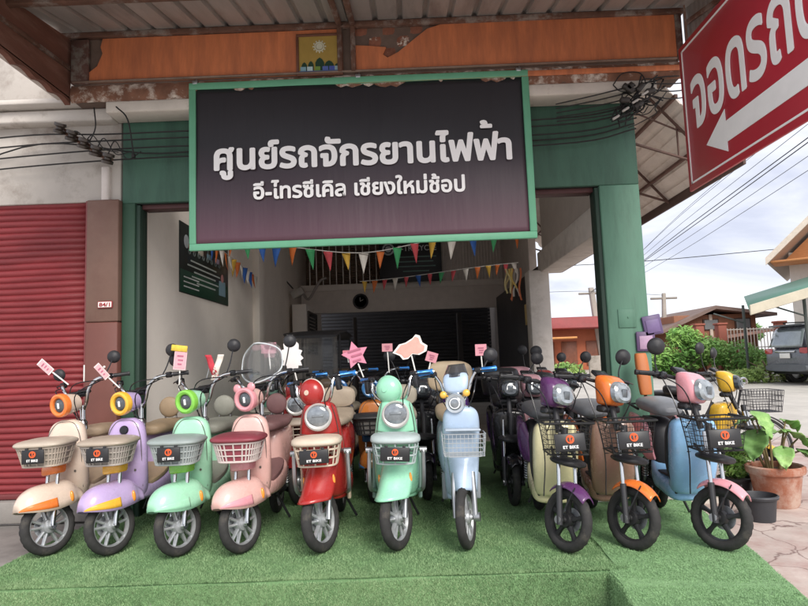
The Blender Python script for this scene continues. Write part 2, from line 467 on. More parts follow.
# concrete beam with rotten render, orange panel
m_rot = mat('#7a5340', 0.9, var=0.3, vs=7, bump=0.5, bs=22, col2='#c9bcb0', th=(0.5, 0.62), ps=5)
m_orange = mat('#cc7546', 0.62, var=0.14, vs=3, bump=0.12, bs=14, col2='#a05c3e', th=(0.42, 0.78), ps=1.6, stretch=(5, 1, .8))
bt = thing('canopy_beam', 'peeling concrete beam faced with faded orange panels under the canopy', 'beam', (0, 5.35, 0))
b = MB(); b.box((-0.2, 0.09, 3.70), (5.0, 0.26, 0.11), 0.015); b.build('concrete_edge', mat('#cfc6bc', 0.85, var=0.12, vs=3, bump=0.2, bs=20, col2='#8d7a6c', th=(0.55, 0.7), ps=3), bt)
b = MB()
def rot_fn(u, v):
    x = -3.02 + 5.54 * u; r = math.sin(x * 31) * math.sin(x * 17 + 2)
    return (x, -0.03 + 0.022 * math.sin(v * math.pi) * -1 + 0.008 * r, 3.752 + v * 0.16 + 0.01 * r * (1 if v > .9 else 0))
b.grid(rot_fn, 110, 6); b.build('rotten_render', m_rot, bt)
b = MB(); b.box((-0.24, 0.07, 4.07), (5.5, 0.2, 0.62), 0.0); b.build('core', mat('#6d5a50', 0.9, var=0.2, bump=0.3, bs=18), bt)
# orange facing: two sheets with torn edges
def sheet(x0, x1, tl):
    q = MB(); n = 40
    top = [(x0 + (x1 - x0) * i / n, tl(i / n)) for i in range(n + 1)]
    poly = [(x0, 3.915), (x1, 3.915)] + top[::-1]
    q.prism(poly, 0.02, Matrix.Translation((0, -0.035, 0)) @ Matrix.Rotation(R(90), 4, 'X'))
    return q
s1 = MB()
pl = [(-3.0, 3.93), (-0.56, 3.92), (-0.56, 4.34), (-2.72, 4.34), (-2.74, 4.26), (-2.72, 4.2), (-2.77, 4.08), (-2.86, 4.01), (-2.95, 3.97)]
s1.prism(pl, 0.022, Matrix.Translation((0, -0.036, 0)) @ Matrix.Rotation(R(90), 4, 'X'))
s1.build('orange_panel', m_orange, bt, label='left orange panel with a torn lower left edge', smooth=False)
s2 = MB()
pl = [(-0.43, 3.93), (2.5, 3.95), (2.5, 4.36), (0.42, 4.36), (0.25, 4.31), (0.12, 4.21), (-0.02, 4.1), (-0.12, 4.05), (-0.16, 4.08), (-0.13, 4.15), (-0.3, 4.17), (-0.43, 4.18)]
s2.prism(pl, 0.022, Matrix.Translation((0, -0.036, 0)) @ Matrix.Rotation(R(90), 4, 'X'))
s2.build('orange_panel', m_orange, bt, label='right orange panel torn open along its upper left', smooth=False)
b = MB(); b.grid(lambda u, v: (-0.42 + .85 * u, -0.028 - 0.012 * math.sin(u * 21) * math.sin(v * 9), 4.05 + v * .32), 24, 10)
b.build('bare_patch', mat('#8a5642', 0.9, var=0.25, vs=8, bump=0.6, bs=30, col2='#d8cdbf', th=(0.56, 0.62), ps=7), bt)
b = MB(); b.box((-0.25, -0.075, 3.925), (5.46, 0.03, 0.016), 0.003, m=mat('#8b7568', 0.6, .4, var=.3)); b.box((1.0, -0.06, 3.845), (3.0, 0.012, 0.05), 0.003, m=m_orange); b.build('drip_rail', None, bt)
b = MB(); b.box((-2.92, -0.06, 4.12), (0.16, 0.05, 0.42), 0.01); b.box((2.52, -0.05, 4.14), (0.06, 0.05, 0.45), 0.01); b.build('end_stud', mat('#5d4038', 0.8, var=.3, vs=9, bump=.3, col2='#7a7068', th=(.5, .6), ps=6), bt)

# canopy
m_tin = mat('#aca6a2', 0.5, 0.35, var=0.12, vs=2, bump=0.05, bs=20, col2='#8d8682', th=(0.5, 0.7), ps=1.2, stretch=(4, .6, 1))
m_rust = mat('#6a4a3c', 0.85, 0.1, var=0.3, vs=8, bump=0.3, bs=40, col2='#8d8078', th=(0.5, 0.62), ps=5)
cn = thing('metal_canopy', 'ribbed grey metal canopy roof sloping down over the pavement', 'canopy', (0, 5.35, 4.42))
def zc(y): return -0.23 * (5.35 - y)
b = MB()
rib = []
x = -3.1
while x < 2.6:
    rib += [(x, 0), (x + .15, 0), (x + .165, .035), (x + .195, .035), (x + .21, 0)]
    x += .225
ycs = np.linspace(0.1, -1.9, 6)
b.add([(p[0], y, 0.23 * y + p[1] + 0.0) for y in ycs for p in rib], [(i * len(rib) + k, (i + 1) * len(rib) + k, (i + 1) * len(rib) + k + 1, i * len(rib) + k + 1) for i in range(5) for k in range(len(rib) - 1)])
b.build('roof_sheet', m_tin, cn, solid=0.004, smooth=False)
for yy in (-0.06, -0.9, -1.75):
    b = MB(); b.box((-0.28, yy, 0.23 * yy - 0.036), (5.7, 0.06, 0.05), 0.006); b.build('purlin', m_rust, cn)
for xx in (-0.55, -0.43):
    b = MB(); b.tube([(xx, -0.09, -0.05), (xx, -1.85, -0.05 - 0.23 * 1.76)], 0.028, 8); b.tube([(xx, -0.075, -0.02), (xx, -0.075, -0.5)], 0.024, 8); b.build('rafter', m_rust, cn)
b = MB()
xsd = [i * .019 for i in range(100)]
b.add([(2.60 + (0.008 if (i // 2) % 2 else 0), -xsd[i], 0.04 - 0.23 * xsd[i]) for i in range(100)] + [(2.60 + (0.008 if (i // 2) % 2 else 0), -xsd[i], -0.5 - 0.12 * xsd[i]) for i in range(100)], [(i, i + 1, 101 + i, 100 + i) for i in range(99)])
b.build('side_sheet', mat('#8e8884', 0.55, 0.3, var=.1), cn, solid=0.004, smooth=False)
b = MB(); b.box((2.585, -0.95, -0.37), (0.03, 1.8, 0.04), 0.004, rot=Euler((R(13), 0, 0))); b.build('edge_rail', m_rust, cn)

# left side beam with scalloped lower edge
sbm = thing('side_beam', 'dark brown timber fascia board with scalloped lower edge running outward above the roller shutter', 'beam', (-3.06, 5.33, 0))
b = MB(); n = 60
low = [(-i * 0.045, 3.74 + 0.035 * abs(math.sin(i * 0.55)) + 0.0 * i) for i in range(n)]
poly = low + [(-(n - 1) * 0.045, 4.16 - 0.2), (0, 4.36)]
b.prism(poly, 0.05, Matrix(((0, 0, 1, -0.02), (1, 0, 0, 0), (0, 1, 0, 0), (0, 0, 0, 1))))
b.build('board', mat('#6f4638', 0.8, var=.2, vs=4, bump=.2, bs=20, col2='#866051', th=(.5, .7), ps=3, stretch=(1, .5, 3)), sbm, smooth=False)
b = MB(); b.box((0.04, -1.3, 3.98), (0.03, 2.6, 0.035), 0.004, rot=Euler((R(4), 0, 0))); b.build('batten', m_rust, sbm)
b = MB(); b.box((-0.03, -1.3, 3.80), (0.12, 2.6, 0.03), 0.01); b.build('cornice', mat('#d0c8c0', .8, var=.1, col2='#9a8a80', th=(.5, .7)), sbm)

# ================================================================== LEFT NEIGHBOUR
nb = thing('neighbour_shop', 'closed neighbouring shop with white wall band and brown tiled pillar', 'building', (-3.5, 5.5, 0))
b = MB(); b.box((-0.9, 0.19, 3.33), (3.44, 0.22, 0.86), 0.008); b.box((-0.95, 0.24, 4.4), (3.54, 0.2, 1.3), 0.008); b.build('wall', m_grime, nb)
b = MB(); b.box((-0.9, 0.03, 3.70), (3.4, 0.16, 0.12), 0.02); b.box((-0.9, 0.0, 3.80), (3.5, 0.3, 0.05), 0.01); b.build('ledge', mat('#cac3bc', .85, var=.12, vs=3, bump=.15, col2='#85786e', th=(.52, .7), ps=3), nb)
m_brown = mat('#73564a', 0.62, var=0.1, vs=3, bump=.06, bs=30, col2='#6b4a40', th=(.5, .7), ps=2)
b = MB(); b.box((0.685, 0.11, 2.33), (0.30, 0.2, 1.14), 0.012); b.build('pillar', m_brown, nb, label='upper brown half of the pillar')
b = MB(); b.box((0.685, 0.11, 0.88), (0.30, 0.2, 1.755), 0.012); b.build('pillar', mat('#6d3f36', .55, var=.1, vs=3), nb, label='lower reddish half of the pillar')
b = MB(); b.box((0.69, 0.09, 3.05), (0.08, 0.12, 0.36), 0.02); b.build('downpipe', mat('#d2c8c2', .8, var=.1, col2='#c08a8a', th=(.55, .62), ps=9), nb)
b = MB(); b.box((-0.9, 0.2, 0.09), (3.44, 0.4, 0.19), 0.012); b.build('doorstep', m_conc, nb)
b = MB(); b.box((0.52, 0.05, 1.3), (0.014, 0.03, 0.15), 0.003, m=WHITE)
for zz in (1.27, 1.35): b.ball((0.72, 0.006, zz), 0.012, m=WHITE, n=8, k=6)
b.build('fittings', None, nb)
rs = thing('roller_shutter', 'closed red corrugated roller shutter left of the brown pillar', 'shutter', (-3.95, 5.62, 0))
b = MB(); prof = []
z = 0.20
while z < 2.91:
    prof += [(0.0, z), (-0.012, z + .010), (-0.015, z + .024), (-0.012, z + .038), (0.0, z + .048), (0.004, z + .053)]
    z += .058
xs_ = np.linspace(-1.35, 0.97, 10)
b.add([(x, p[0] + 0.006 * math.sin(x * 2 + p[1]) + 0.005 * math.sin(x * 7 + p[1] * 3), p[1] + .004 * math.sin(x * 3 + p[1] * 5)) for x in xs_ for p in prof], [(i * len(prof) + k, (i + 1) * len(prof) + k, (i + 1) * len(prof) + k + 1, i * len(prof) + k + 1) for i in range(9) for k in range(len(prof) - 1)])
b.build('curtain', mat('#84282d', 0.55, 0.0, var=.2, vs=3, bump=.08, col2='#6b2025', th=(.45, .7), ps=1.4, stretch=(.5, 1, 2.5)), rs, solid=0.003, ang=60)
b = MB(); b.box((0.985, -0.04, 1.55), (0.05, 0.08, 2.7), 0.006); b.build('guide_rail', mat('#7a3a3a', .5, var=.1), rs)
b = MB(); b.box((-0.2, -0.02, 0.215), (2.3, 0.04, 0.05), 0.008); b.build('bottom_bar', mat('#6d2c2e', .5, var=.1), rs)
hn = thing('house_number', 'small red and white house number plate 84/1 on the brown pillar', 'sign', (-2.775, 5.497, 1.915))
b = MB(); b.box((0, 0, 0), (0.135, 0.01, 0.062), 0.004); b.build('plate', mat('#a82c35', .5), hn)
b = MB(); b.box((0, -0.006, 0), (0.122, 0.006, 0.05), 0.002); b.build('panel', WHITE, hn)
text_obj('84/1', 0.1, 0.036, face(0, -0.0095, 0), mat('#a1242d', .5), hn, bold=.02, extrude=.002)

# ================================================================== SHOP INTERIOR
m_in = mat('#efe6dc', 0.85, var=0.05, vs=1.2, bump=.04, bs=25, col2='#e0d5ca', th=(.5, .8), ps=.8)
m_in2 = mat('#e4dcd4', 0.85, var=0.08, vs=1.2, bump=.04)
si = thing('shop_interior', 'pale plastered interior walls and mezzanine of the open scooter shop', 'building', (0, 5.8, 0))
def wallbox(name, c, size, m, bev=0.01, label=None):
    q = MB(); q.box((c[0], c[1] - 5.8, c[2]), size, bev); return q.build(name, m, si, label=label)
wallbox('side_wall', (-2.66, 10.6, 2.3), (0.14, 9.6, 4.6), m_in, label='white left interior wall')
wallbox('wall_pier', (-2.54, 10.2, 2.3), (0.12, 0.42, 4.6), m_in)
wallbox('inner_wall', (-2.36, 14.0, 1.3), (0.3, 2.2, 2.6), m_in2, label='inner wall beside the louvred window')
wallbox('side_wall', (2.24, 14.0, 2.3), (0.14, 6.2, 4.6), mat('#b9b0aa', .8, var=.1), label='grey right interior wall')
wallbox('column', (1.80, 8.55, 1.25), (0.28, 0.3, 2.5), mat('#c9c2bb', .8, var=.06, col2='#aaa198', th=(.5, .75)))
wallbox('ceiling', (-0.25, 11.0, 4.63), (5.2, 10.4, 0.1), m_in2)
wallbox('back_wall', (-0.2, 17.1, 2.3), (5.2, 0.14, 4.6), mat('#4a4645', .8, var=.15))
wallbox('upper_wall', (-0.2, 15.3, 3.9), (5.0, 0.1, 1.5), mat('#8b7a6e', .8, var=.15))
wallbox('mezzanine_slab', (-0.13, 14.9, 3.06), (4.74, 1.9, 0.14), mat('#d8cfc8', .8, var=.06))
wallbox('mezzanine_front', (-0.13, 14.05, 2.75), (4.74, 0.14, 0.54), mat('#cfc5be', .8, var=.07))
wallbox('side_beam', (1.995, 7.2, 2.62), (0.33, 2.76, 0.30), mat('#d2c9c1', .85, var=.08, bump=.08, col2='#b5aaa1', th=(.5, .75)))
wallbox('side_lintel', (2.04, 7.3, 3.65), (0.2, 2.9, 1.75), mat('#c5bbb4', .85, var=.06))
q = MB(); cw = [(0.63 + i * .035, 14.0 - 5.8 - (0.012 if i % 2 else 0)) for i in range(46)]
q.add([(p[0], p[1], 3.13) for p in cw] + [(p[0], p[1], 4.58) for p in cw], [(i, i + 1, 47 + i, 46 + i) for i in range(45)]); q.build('corrugated_partition', mat('#bdb3ad', .6, .0, var=.08), si, solid=.006, smooth=False)
q = MB()
for i in range(14): q.box((-2.3 + i * .155, 14.03 - 5.8, 3.65), (0.022, 0.022, 1.05), .004)
q.box((-1.3, 14.03 - 5.8, 4.17), (2.1, 0.04, 0.05), .006); q.build('railing', mat('#dcd5cf', .5, var=.06), si)
q = MB()
for i in range(30): q.box((-1.4, 15.2 - 5.8, 3.2 + i * .045), (2.4, 0.03, 0.028), .003, rot=Euler((R(30), 0, 0)))
q.build('louvres', mat('#8a7464', .7, var=.15), si)
q = MB()
for i in range(30): q.box((-0.2, 16.6 - 5.8, 0.1 + i * .09), (4.9, 0.03, 0.08), .012)
q.build('inner_shutter', mat('#3a3a3e', .5, .2, var=.1), si)  # widened across the back; its dark colour deepens the shade under the mezzanine
q = MB(); q.box((1.25, 15.7 - 5.8, 1.3), (0.12, 0.3, 2.4), .01, m=mat('#4b4747', .7)); q.build('inner_post', None, si)
q = MB(); q.box((-1.45, 15.9 - 5.8, 1.25), (0.09, 0.2, 2.5), .01, m=mat('#3b3533', .7)); q.build('inner_post', None, si)

lw = thing('louvred_window', 'small dark louvred window with horizontal bars in the left interior wall', 'window', (-2.195, 13.6, 2.0))
q = MB()
for zz in (-.44, .44): q.box((0, 0, zz), (0.05, 1.1, 0.05), .006)
for yy in (-.55, .55): q.box((0, yy, 0), (0.05, 0.05, 0.92), .006)
q.build('frame', mat('#4b4542', .6), lw)
q = MB()
for i in range(11): q.box((0.0, 0, -.38 + i * .076), (0.03, 1.04, 0.05), .003, rot=Euler((0, R(35), 0)))
q.build('louvres', mat('#3f3b3a', .5, var=.2), lw)

po = thing('wall_poster', 'black and green promotional poster on the left interior wall beside the banner', 'poster', (-2.585, 7.69, 2.585))
q = MB(); q.box((0, 0, 0), (0.012, 1.82, 0.82), .002); q.build('sheet', mat('#1d2522', .4, var=.15, vs=2, coat=.2), po)
q = MB(); q.box((0.007, 0.0, -0.27), (0.004, 1.8, 0.26), .001); q.build('green_field', mat('#1f4a37', .4, var=.2, vs=2), po)
q = MB()
for i in range(5): q.box((0.009, -0.1 + i * .02, 0.0 - i * .062), (0.003, [.95, 1.2, .8, 1.0, .7][i], 0.018), 0, m=mat('#b9c2bd', .5))
for i in range(3): q.box((0.0105, -0.55, -0.22 - i * .055), (0.003, .5, 0.014), 0, m=mat('#e3e6e4', .5))
q.build('text_lines', None, po)
for i in range(4):
    q = MB(); y = -0.55 + i * .32
    q.torus((0.011, y - .07, 0.1), (1, 0, 0), .03, .006, 16, 6, m=mat('#6f7a78', .5)); q.torus((0.011, y + .09, 0.1), (1, 0, 0), .03, .006, 16, 6, m=mat('#6f7a78', .5))
    q.box((0.011, y, 0.15), (0.005, .18, .07), .002, m=mat(['#b95c4a', '#c9c2b4', '#7a99a8', '#b7a5c4'][i], .5)); q.box((0.011, y - .05, 0.23), (0.005, .03, .1), .002, m=mat('#7d7f82', .5))
    q.build('scooter_picture', None, po)
q = MB(); q.box((0.011, .62, -.2), (.004, .26, .2), .0, m=mat('#7fa0b0', .5)); q.ball((0.012, .62, -.06), .06, m=mat('#c98a86', .6), sx=.05); q.build('portrait', None, po)
q = MB(); q.ball((0.012, -.72, .2), .08, m=mat('#c3ccd0', .5), sx=.04); q.build('badge', None, po)

wc = thing('wall_clock', 'round black wall clock on the mezzanine front', 'clock', (-1.13, 13.97, 2.72))
q = MB(); q.lathe([(0.0, 0.03), (.14, .03), (.165, .04), (.18, .02), (.18, 0)], axis=(0, -1, 0)); q.build('case', BLACK, wc)
q = MB(); q.lathe([(0, .034), (.135, .034)], axis=(0, -1, 0)); q.build('dial', mat('#3a3a3c', .3, var=.1), wc)
q = MB(); q.box((0.03, -.038, .02), (.08, .004, .012), 0, rot=Euler((0, R(-30), 0))); q.box((-.01, -.038, .04), (.01, .004, .09), 0); q.build('hands', mat('#bdbdbd', .4), wc)

es = thing('hanging_sign', 'black sign lettered E-TRICYCLE in front of the mezzanine railing', 'sign', (0.05, 13.8, 3.6))
q = MB(); q.box((0, 0, 0), (1.42, .05, .98), .01); q.build('board', mat('#1c1d22', .4, var=.2, vs=2), es)
text_obj('E-TRICYCLE', .88, .13, face(.16, -.029, .28), mat('#c9ccd0', .5), es, bold=.015)
q = MB(); q.torus((-.5, -.03, .27), (0, 1, 0), .12, .022, 20, 6); q.ball((-.5, -.03, .27), .075, sy=.1); q.build('badge', mat('#b4bcc2', .5), es)
q = MB()
for i, w_ in enumerate((.95, .8, .9, .6)): q.box((.12, -.029, .08 - i * .11), (w_, .006, .028), 0)
q.build('text_lines', mat('#5d7d78', .5), es)

fl = thing('flood_lamp', 'tilted white wall lamp with long arm at the left end of the mezzanine', 'lamp', (-2.2, 13.0, 2.95))
q = MB(); q.box((-.2, 0, -.1), (.28, .2, .16), .02, rot=Euler((0, R(-25), 0)), m=mat('#b2aca6', .5)); q.tube([(-.12, 0, -.05), (.05, -.1, -.25), (.3, -.2, .1), (.45, -.2, .18)], .03, m=mat('#8d8580', .5)); q.tube([(-.3, 0, 0), (-.45, -.3, .2), (-.6, -.6, .32)], .015, m=mat('#55504d', .6))
q.build('body', None, fl)

# dark panels on right interior wall
dp = thing('display_panel', 'tall dark display panel with yellow strips along the right interior wall', 'panel', (1.98, 11.2, 1.4))
q = MB(); q.box((0, 0, 0), (.12, 4.6, 2.5), .01); q.build('board', mat('#2a2527', .5, var=.2, vs=1.5), dp)
q = MB()
for i, (yy, zz, c) in enumerate(((-1.7, .95, '#c6a24a'), (-1.5, .75, '#b98a3a'), (-1.2, .6, '#d0b36a'), (-1.8, .4, '#7d7774'), (-1.4, .1, '#6a6562'))):
    q.box((-.07, yy, zz), (.02, .25, .34), .004, m=mat(c, .5, var=.2))
q.build('stickers', None, dp)
yr = thing('ribbon_cluster', 'yellow and orange ribbons hanging in a bunch high on the right of the shop', 'ribbons', (1.62, 9.3, 2.5))
q = MB()
for i in range(9):
    a = random.uniform(-.16, .05); c = random.choice(['#e0c062', '#e8d79a', '#d9774a', '#cfc9bf'])
    q.grid(lambda u, v: (a + .03 * u + .1 * v * (i % 3 - 1) * .6 + .02 * math.sin(v * 6 + i), -.02 * i + .01 * math.sin(u * 3), .15 - v * random.uniform(.5, .56) * (.6 + .1 * (i % 4))), 1, 8, mat(c, .6, var=.05))
q.build('ribbons', None, yr, solid=.002)

# ---------------- bunting
FL = ['#2a63b8', '#e0742c', '#3aa868', '#d8505a', '#e6b73c', '#e9e4dc', '#7fb0d8']
def bunting(label, pts, n, size, order, twist=0):
    size *= .9
    t = thing('bunting', label, 'bunting', pts[0], 0, 'bunting strings across the shop')
    o = V(pts[0]); P = catmull([V(p) - o for p in pts], 12)
    q = MB(); q.tube([tuple(p) for p in P], .006, 5, curve=False); q.build('string', WHITE, t)
    for k in range(n):
        f = (k + .5) / n * (len(P) - 1); i = int(f); p = P[i].lerp(P[min(i + 1, len(P) - 1)], f - i)
        c = order[k % len(order)]; s_ = size * random.uniform(.85, 1.1); tw = random.uniform(-.5, .5) + twist; sw = random.uniform(-.04, .04)
        q = MB()
        q.grid(lambda u, v: (p.x + (u - .5) * s_ * .48 * (1 - v * .97) * math.cos(tw) + sw * v, p.y + (u - .5) * s_ * .48 * (1 - v * .97) * math.sin(tw) + .03 * math.sin(v * 3 + k), p.z - .005 - v * s_), 2, 6)
        q.build('flag', mat(FL[c], .65, var=.08, vs=9), t, solid=.002)
bunting('near string of large coloured pennants hanging just below the banner', [(-2.5, 8.1, 3.05), (-1.6, 8.1, 2.9), (-.6, 8.1, 2.78), (.4, 8.1, 2.92), (1.6, 8.1, 3.0)], 17, .3, [1, 2, 0, 0, 1, 2, 3, 4, 5, 1, 2, 3, 4, 5, 0, 2])
bunting('far string of small pennants sagging along the mezzanine front', [(-.9, 11.0, 2.78), (-.2, 11.0, 2.82), (.6, 11.0, 2.90), (1.4, 11.0, 2.98), (2.0, 11.0, 3.02)], 15, .24, [4, 1, 3, 5, 3, 0, 3, 2, 3, 5, 1])
bunting('string of orange and white pennants slanting down the white left wall', [(-2.52, 7.6, 2.92), (-2.5, 8.8, 2.84), (-2.46, 9.7, 2.74)], 13, .26, [0, 1, 5, 1, 5, 4, 1, 5, 0, 5], twist=1.2)

# ================================================================== SCOOTERS
# local frame of a scooter: forward is -y, the front tyre touches the ground at the origin
def steer_M(th, r):
    return Matrix.Translation((0, 0, r)) @ Matrix.Rotation(th, 4, V((0, .3, 1)).normalized()) @ Matrix.Translation((0, 0, -r))

def make_wheel(name, parent, M, y, Rt, rt, style, mrim, disc=1):
    Ro = Rt + rt
    q = MB(M); c = (0, y, Ro)
    rr = Rt - rt * .55
    q.lathe([(rr + .012, -.026), (rr + .016, -.02), (rr - .006, -.012), (rr - .008, .012), (rr + .016, .02), (rr + .012, .026), (rr - .012, .02), (rr - .02, 0), (rr - .012, -.02)], c, (1, 0, 0), 48, closed=True)
    q.lathe([(.0, -.05), (.018, -.05), (.022, -.034), (.046, -.03), (.052, -.012), (.052, .012), (.046, .03), (.022, .034), (.018, .05), (0, .05)], c, (1, 0, 0), 24)
    for k in range(5):
        a = 2 * math.pi * k / 5 + .3
        ra = V((0, math.cos(a), math.sin(a))); ta = V((0, -math.sin(a), math.cos(a)))
        if style == 'twin':
            for s_ in (-1, 1):
                q.loft([(V(c) + ra * .042 + ta * .011 * s_, V((.017, 0, 0)), ta * .011, 3), (V(c) + ra * (rr - .01) + ta * .031 * s_, V((.012, 0, 0)), ta * .010, 3)], 8)
        else:
            q.loft([(V(c) + ra * .04, V((.02, 0, 0)), ta * .02, 3), (V(c) + ra * .09, V((.015, 0, 0)), ta * .013, 3), (V(c) + ra * (rr - .008), V((.014, 0, 0)), ta * .022, 3)], 8)
    w = q.build(name, mrim, parent)
    q = MB(M); n = 72; k_ = 12
    q.torus(c, (1, 0, 0), Rt, rt, n, k_)
    cc = M @ V(c); ax = (M.to_3x3() @ V((1, 0, 0))).normalized()
    for i in (0, 1, 11, 2, 10):
        for k in range(n):
            if (k + i) % 3 == 0:
                p = V(q.v[i * n + k]); d = p - cc; d -= ax * d.dot(ax)
                q.v[i * n + k] = tuple(p - d.normalized() * .0045)
    q.build('tyre', TYRE, w, ang=50)
    if disc:
        q = MB(M); q.lathe([(.03, .0), (.078, .0), (.078, .004), (.03, .004)], (disc * .04, y, Ro), (1, 0, 0), 28, closed=True); q.box((disc * .045, y + .06, Ro + .035), (.03, .045, .05), .01)
        q.build('disc_brake', ALU, w)
    return w

def mirror(parent, M, base, head, r=.055, ang=0.0, m=BLACK, shape=1.0):
    q = MB(M)
    b, h = V(base), V(head)
    q.tube([b, b.lerp(h, .35) + V((0, .02, .01)), h], .0055, 6)
    d = (M.to_3x3().inverted() @ V((.12 if head[0] < 0 else -.12, 1, .05))).normalized()
    q.lathe([(0, -.022), (r * .6, -.018), (r * .92, -.004), (r, .006), (r * .96, .012), (0, .012)], h, d, 22)
    if shape != 1.0:
        pass
    q.build('mirror', m, parent)

def grips(parent, M, pl, pr, dl, dr, m, rr=.017):
    for p, d in ((pl, dl), (pr, dr)):
        p, d = V(p), V(d).normalized()
        q = MB(M); q.lathe([(0, 0), (rr, 0), (rr, .02), (rr * .92, .025), (rr * .92, .10), (rr * 1.08, .108), (rr * 1.08, .118), (0, .12)], p, d, 14); q.build('grip', m, parent)
        q = MB(M); q.box(tuple(p - d * .03), (.045, .05, .045), .012)
        s_ = p - d * .03 + V((0, -.03, 0))
        q.tube([s_, s_ + d * .06 + V((0, -.035, -.004)), s_ + d * .15 + V((0, -.025, -.008))], .005, 6)
        q.build('brake_lever', BLACKG, parent)

def cables(parent, M, ps, n=3, r=.0045):
    q = MB(M)
    for pts in ps: q.tube(pts, r, 5)
    q.build('cables', BLACKG, parent)

def plate(parent, c, w=.2, h=.092, M=None, tilt=0.0):
    pr = random.uniform(-.05, .05)
    F = (M or Matrix.Identity(4)) @ Matrix.Translation(c) @ Matrix.Rotation(pr, 4, 'Y') @ Matrix.Rotation(tilt, 4, 'X') @ Matrix.Rotation(-pr * .8, 4, 'Z')
    q = MB(F); q.box((0, 0, 0), (w, .01, h), .006); q.box((-w * .3, .006, h * .52), (.02, .012, .02), .003); q.box((w * .3, .006, h * .52), (.02, .012, .02), .003)
    p = q.build('brand_plate', mat('#232326', .4, var=.1), parent)
    q = MB(F); q.torus((0, -.007, h * .16), (0, 1, 0), h * .2, h * .045, 20, 6)
    q.box((0, -.007, h * .17), (h * .07, .005, h * .34), .001); q.box((h * .06, -.007, h * .28), (h * .3, .005, h * .06), .001); q.box((h * .12, -.007, h * .1), (h * .06, .005, h * .26), .001, rot=Euler((0, R(25), 0)))
    q.build('emblem', mat('#e05a22', .5), p)
    text_obj('ET BIKE', w * .5, h * .17, F @ face(0, -.006, -h * .26), mat('#e6e6e6', .5), p, bold=.02)
    return p

def dome_fender(parent, M, body, trim, r_ax, yoff=.035, front=.245, back=.21, hw=.118, z0=.305, h=.195, tip=.045, thick=.006):
    def pt(u, v, off=0.0):
        s_ = u * 2 - 1                                  # -1 rear .. 1 front
        L = front if s_ > 0 else back
        k = abs(s_)
        e_ = 2.7 if s_ > 0 else 3.4
        prof = max(0.0, 1 - k ** e_)
        w = max(.035 if s_ > 0 else .09, hw * prof ** .46) + off
        hh = max(.004 if s_ > 0 else .09, h * prof ** (.62 if s_ > 0 else .5)) + off
        a = math.pi * v
        ca = math.cos(a); sa = math.sin(a)
        x = w * math.copysign(abs(ca) ** .8, ca)
        zb = z0 + (tip * k ** 2 if s_ > 0 else .02 * k)
        if hh < .05: zb += 0
        z = zb + hh * abs(sa) ** .75
        return (x, yoff - s_ * L, z)
    q = MB(M); q.grid(lambda u, v: pt(u, v), 28, 20)
    f = q.build('front_fender', body, parent, solid=thick, ang=70)
    q = MB(M)
    q.grid(lambda u, v: pt(.52 + .475 * u, .012 + .09 * v * (1 - .3 * u), .0045), 20, 3); q.grid(lambda u, v: pt(.52 + .475 * u, 1 - (.012 + .09 * v * (1 - .3 * u)), .0045), 20, 3)
    q.build('trim', trim, f, solid=.003, ang=70)
    for s_ in (-1, 1):
        q = MB(M); q.ball((s_ * (hw - .002), yoff + .10, z0 + .065), .034, sx=.4, sy=.42, sz=1.15, n=12, k=8); q.build('reflector', AMBER, f)
    for s_ in (-1, 1):
        q = MB(M); q.ball((s_ * (hw * .82), yoff - .13, z0 + .06), .02, sx=.5, sy=1.3, sz=.8, n=10, k=6); q.build('side_lamp', AMBER, f)
    return f

def rear_half(t, c, r_w, wb=1.16, style='twin', fair=None, seat_z=.83, mrim=ALU):
    """rear wheel, mudguard, rear body"""
    make_wheel('rear_wheel', t, Matrix.Identity(4), wb, r_w * .83, r_w * .17, style, mrim)
    q = MB(); rr = r_w + .03
    q.grid(lambda u, v: ((v - .5) * .11, wb + math.cos(R(-15 + 150 * u)) * rr * (1 - .04 * (v - .5) ** 2 * 4), r_w + math.sin(R(-15 + 150 * u)) * rr - abs(v - .5) ** 2 * .05), 16, 5)
    q.build('rear_fender', BLACK, t, solid=.005, ang=70)
    q = MB(); q.box((0, wb + .25, .52), (.11, .03, .05), .012); q.build('tail_lamp', REDL, t)
    q = MB(); q.tube([(.03, wb - .3, .3), (.12, wb - .26, .1), (.16, wb - .24, .015)], .011, 6); q.tube([(-.03, wb - .3, .3), (-.12, wb - .26, .12)], .010, 6); q.build('kickstand', BLACK, t)
    for s_ in (-1, 1):
        q = MB(); q.box((s_ * .07, wb - .13, r_w + .02), (.035, .34, .05), .012); q.build('swing_arm', BLACK, t)
    for s_ in (-1, 1):
        q = MB(); q.tube([(s_ * .095, wb - .02, r_w + .03), (s_ * .10, wb - .1, r_w + .26)], .012, 8, curve=False)
        for i in range(7): q.torus((s_ * (.0955 + .0007 * i), wb - .035 - i * .009, r_w + .075 + i * .022), (0, -.33, 1), .022, .005, 14, 5)
        q.build('shock_absorber', STEEL, t)

